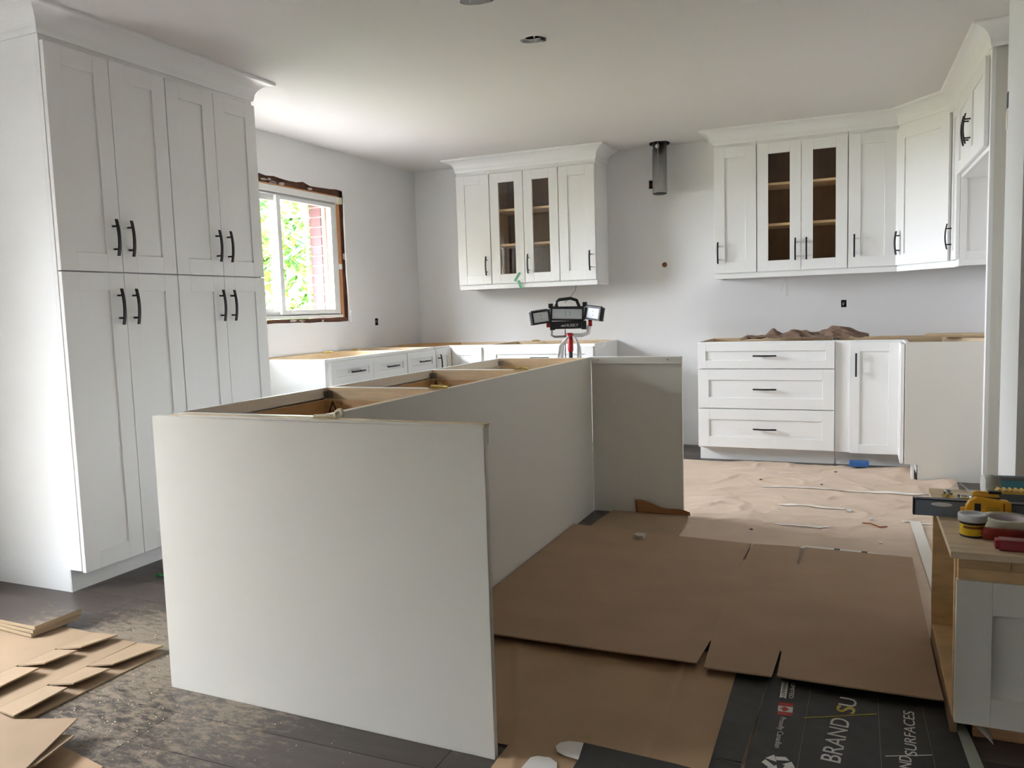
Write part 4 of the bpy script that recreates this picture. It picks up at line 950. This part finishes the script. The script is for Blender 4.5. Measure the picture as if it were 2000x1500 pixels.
mb = MB(); mb.prism([(-2.25, 1.45), (-1.99, 1.437), (-1.81, 1.405), (-1.70, 1.10), (-2.2, .95)], .001, .003)
tag(mb.build('kraft_paper', KRAFTN), 'brown kraft paper under the cardboard at the bottom left', 'floor paper')
tag(MB().tube([(-2.93, 2.62, .004), (-2.915, 2.63, .012), (-2.90, 2.622, .006), (-2.885, 2.64, .014), (-2.875, 2.63, .005)], .007, 6).build('tape_scrap', mat('green_scrap', (40, 120, 62), .5)), 'tiny green tape scrap on the dark floor beside the island panel', 'scrap')
# sawdust crumbs: uncountable
mb = MB(); rnd = random.Random(21)
for k in range(620):
    x = rnd.gauss(-2.05, .32); y = rnd.gauss(1.75, .34)
    if not (-3.0 < x < -1.2 and 1.15 < y < 2.75): continue
    if x > -2.0 and y > 1.78 : continue
    if x < -2.2 and y < 2.06: continue
    s = rnd.uniform(.0007, .0026); mb.add([(x, y, s*1.4), (x-s, y-s, 0), (x+s, y-s*.6, 0), (x, y+s, 0)], [(0, 1, 2), (0, 2, 3), (0, 3, 1)])
o = mb.build('sawdust', mat('sawdust', (214, 200, 176), .9), recalc=False); tag(o, 'pale sawdust crumbs scattered on the dark floor', 'sawdust'); o['kind'] = 'stuff'

# ------------------------------------------------------------------ tool bench at right
BX, BYN, BYF = .232, 2.300, 2.960
t = thing('tool_bench', 'low cabinet used as tool bench with plywood top and white end panel', 'bench', (BX, BYN, 0))
PINE = mat('pine_board', (212, 176, 126), .6, var=.16, scale=3, stretch=(3, 3, 14)); PLYT = mat('plywood_top', (206, 184, 150), .6, var=.14, scale=3, stretch=(1.5, 14, 1))
MB().box(-.016, -.045, .4985, .80, .70, .516).build('plywood_top', [PLYT], t, .001)
ep = MB().box(.003, .0, .045, .085, .019, .430).box(.085, 0, .045, .80, .019, .122).box(.085, 0, .343, .80, .019, .430).build('end_panel', PANEL, t, .0012)
MB().box(.083, .012, .120, .80, .018, .345).build('inset_panel', PANEL, ep)
MB().box(.006, .001, .4305, .160, .030, .462).build('pine_block', PINE, t, .001); MB().box(.006, .001, .4625, .122, .030, .498).build('pine_block', PINE, t, .001)
MB().box(.1235, .001, .4625, .160, .030, .498).build('pine_block', PINE, t, .001); MB().box(.1615, .001, .4305, .80, .030, .498).build('pine_block', PINE, t, .001)
MB().box(.0, .022, .062, .008, .040, .498).build('pine_post', PINE, t, .001)
MB().box(-.004, .640, 0, .80, .660, .498).build('far_end_board', PINE, t, .001)
MB().box(.0, .02, .050, .80, .64, .068).build('bottom_board', PINE, t, .001)
MB().box(.78, .02, .068, .80, .64, .498).build('back_board', PINE, t, .001)
MB().box(.05, .03, 0, .80, .06, .050).build('foot_rail', mat('pine_dark', (176, 136, 98), .7, var=.3, scale=6, stretch=(1, 8, 8)), t, .001)
MB().box(-.004, .02, .0, .012, .64, .050).build('sill_edge', DARKWOOD, t, .001)
ZT = .5162
# clear tub with a teal label lying at the back
t = thing('caulking_tube', 'white plastic tube with teal label lying at the back of the tool bench', 'tube', (.36, 2.88, ZT), R(3))
o = MB().lathe([(0, 0), (.036, 0), (.040, .004), (.040, .028), (.036, .03), (.036, .30), (0, .30)], 24).build('body', mat('milky_plastic', (218, 218, 212), .3), t); o.matrix_local = T((0, 0, .0405)) @ Matrix.Rotation(R(90), 4, 'Y')
o = MB().lathe([(.0364, .045), (.0364, .30)], 24).build('label', mat('teal_label', (92, 158, 176), .4), t); o.matrix_local = T((0, 0, .0405)) @ Matrix.Rotation(R(90), 4, 'Y')
o = MB().lathe([(.0367, .045), (.0367, .30)], 4).build('grey_stripe', mat('grey_label', (120, 122, 126), .4), t); bpy.data.objects.remove(o)
def arcstrip(name, a0, a1, x0, x1, r, mt, par):
    mb = MB(); mb.grid(lambda u, v: (x0+u*(x1-x0), -r*math.cos(a0+v*(a1-a0)), .0405+r*math.sin(a0+v*(a1-a0))), 1, 8); return mb.build(name, mt, par)
arcstrip('label_band', R(45), R(80), .046, .30, .0367, MATS.get('grey_label'), t); arcstrip('label_band', R(-35), R(5), .046, .30, .0367, mat('white_label2', (222, 220, 214), .5), t)
text('label_lettering', 'SILICONE', .02, BW, t, (.050, -.0369, .036), (R(88), 0, 0), width=.060, height=.010); text('label_lettering', 'MAX', .03, BW, t, (.13, -.0369, .030), (R(88), 0, 0), width=.06, height=.016)
# spirit level
t = thing('spirit_level', 'dark blue-grey spirit level overhanging the left edge of the tool bench', 'level', (.149, 2.612, ZT), R(-.5))
LVL = mat('blue_grey_aluminium', (122, 132, 146), .45); 
MB().box(.006, 0, 0, .60, .024, .050).build('beam', LVL, t, .002); MB().box(0, -.001, -.001 if False else 0, .006, .025, .051).build('end_cap', BPLAS, t, .002)
MB().box(.008, -.0006, .046, .60, .0246, .0508).build('top_web', mat('navy_edge', (24, 28, 48), .4), t, .001)
mb = MB(); mb.prism([(.075+.028*math.cos(a)*(1 if abs(math.cos(a)) > .1 else 1), .036+.006*math.sin(a)) for a in [k*math.pi/8 for k in range(16)]], -.0012, .001, 'y'); mb.build('hand_hole', mat('level_white', (214, 216, 220), .4), t)
# toothed tool in clear sleeve
t = thing('toothed_scraper', 'grey tool with a yellow toothed edge lying behind the chalk reel', 'tool', (.375, 2.70, ZT), R(2))
MB().box(0, 0, 0, .30, .03, .058).build('sleeve', mat('smoky_plastic', (118, 124, 120), .25), t, .003)
YEL = mat('tool_yellow', (232, 170, 30), .4)
mb = MB(); mb.box(0, -.002, .058, .30, .032, .066)
for k in range(20): mb.box(.004+k*.015, -.003, .066, .011+k*.015, .033, .071)
mb.build('toothed_edge', mat('pale_yellow', (226, 190, 92), .5), t)
# chalk reel
t = thing('chalk_reel', 'yellow and black chalk line reel standing on the tool bench', 'tool', (.279, 2.584, ZT), R(1))
out = [(0, .022), (.018, .006), (.035, 0), (.108, 0), (.116, .006), (.116, .056), (.106, .064), (.030, .072), (.012, .060), (.004, .046)]
MB().prism(out, -.012, .012, 'y').build('case', YEL, t, .004)
MB().prism([(.022, .070), (.09, .066), (.085, .082), (.03, .086), (.018, .078)], .004, .022, 'y').build('rear_case', YEL, t, .004)
MB().box(.024, -.0128, .014, .040, -.0118, .054).build('black_label', BPLAS, t); MB().box(.052, -.0128, .018, .086, -.0118, .046).build('label', mat('yellow_label', (196, 152, 34), .5), t)
MB().box(.095, -.013, .010, .099, -.0118, .058).build('groove', mat('brown_groove', (150, 84, 20), .5), t); MB().box(.03, .002, .066, .09, .012, .070).build('seam_strip', BPLAS, t)
MB().tube([(-.008, .004, .03), (.006, .004, .03)], .009, 10).build('nozzle', YEL, t)
MB().box(.060, .0, .080, .092, .02, .088).build('reel_crank', BPLAS, t, .002)
# hinges pile
rnd = random.Random(8)
for i, (x, y, a, lab) in enumerate([(.262, 2.78, 20, 'front brass hinge in the hardware pile on the bench'), (.285, 2.83, -35, 'middle brass hinge in the hardware pile on the bench'), (.258, 2.86, 70, 'back brass hinge in the hardware pile on the bench'), (.305, 2.80, 5, 'brass hinge in the hardware pile nearest the chalk reel')]):
    t = thing('cabinet_hinge', lab, 'hinge', (x, y, ZT+.002*i), R(a), 'loose brass hinges')
    MB().box(-.028, -.009, 0, .028, .009, .003).build('plate', BRASS, t, .0006); MB().box(-.022, -.007, .003, .010, .007, .014).build('arm', BRASS, t, .002)
    MB().lathe([(0, .018), (.010, .018), (.012, .012), (.012, .0), (0, 0)], 12, (.022, 0, .002)).build('cup', STEEL, t); MB().tube([(-.018, 0, .014), (-.018, 0, .022)], .004, 8).build('screw', STEEL, t)
o = MB().grid(lambda u, v: (.268+u*.07, 2.86+v*.05, ZT+.022+.024*math.sin(u*4)*math.sin(v*3)+.006*noise.noise(Vector((u*6, v*6, 1)))), 12, 10).build('plastic_bag', thin_glass('clear_film', .25, (.92, .93, .93))); tag(o, 'crumpled clear plastic bag over the brass hinges', 'bag')
# wood filler jar
t = thing('filler_jar', 'small yellow wood filler jar with white lid on the bench corner', 'jar', (.282, 2.425, ZT))
MB().lathe([(0, 0), (.027, 0), (.030, .003), (.030, .033), (.0305, .036)], 28).build('body', mat('jar_yellow', (222, 186, 40), .35), t)
MB().lathe([(.0305, .034), (.0318, .036), (.0318, .0415), (.030, .042)], 28).build('black_band', BPLAS, t)
MB().lathe([(.031, .041), (.035, .042), (.0355, .056), (.034, .060), (.028, .060), (.026, .055), (0, .055)], 28).build('lid', mat('jar_lid', (214, 216, 220), .35), t)
MB().lathe([(0, .0), (.0302, 0), (.0302, .005), (0, .005)], 28).build('dark_base', BPLAS, t)
mb = MB(); mb.grid(lambda u, v: (.0303*math.sin(R(-50+u*100)), -.0303*math.cos(R(-50+u*100)), .024+v*.007), 10, 1); mb.build('label_strip', mat('jar_brown', (120, 66, 24), .5), t)
# masking tape roll
t = thing('tape_roll', 'roll of cream masking tape lying flat on the tool bench', 'tape roll', (.372, 2.505, ZT))
MB().lathe([(.045, 0), (.064, 0), (.064, .036), (.045, .036)], 40).build('tape', mat('cream_tape', (226, 222, 200), .6), t)
MB().lathe([(.0451, .001), (.0451, .0355), (.0425, .0355), (.0425, .001), (.0451, .001)], 40).build('core', mat('grey_core', (206, 198, 198), .7), t)
# red handle and red pencil box
t = thing('red_tool_handle', 'round dark red tool handle lying in front of the tape roll', 'tool', (.300, 2.395, ZT), R(-2))
o = MB().lathe([(0, 0), (.010, .001), (.0155, .006), (.0165, .03), (.015, .14), (0, .14)], 16).build('grip', mat('dark_red', (132, 34, 24), .4), t); o.matrix_local = T((0, 0, .0167)) @ Matrix.Rotation(R(90), 4, 'Y')
MB().tube([(.14, 0, .0167), (.22, 0, .0167)], .004, 8).build('shank', STEEL, t)
t = thing('red_block', 'dark red rounded block at the near edge of the tool bench', 'tool', (.318, 2.292, ZT), R(-2))
MB().box(.008, 0, 0, .16, .040, .028).build('body', mat('deep_red', (128, 18, 26), .35), t, .004); MB().box(0, .004, .003, .010, .036, .026).build('end_tab', MATS['deep_red'], t, .003)
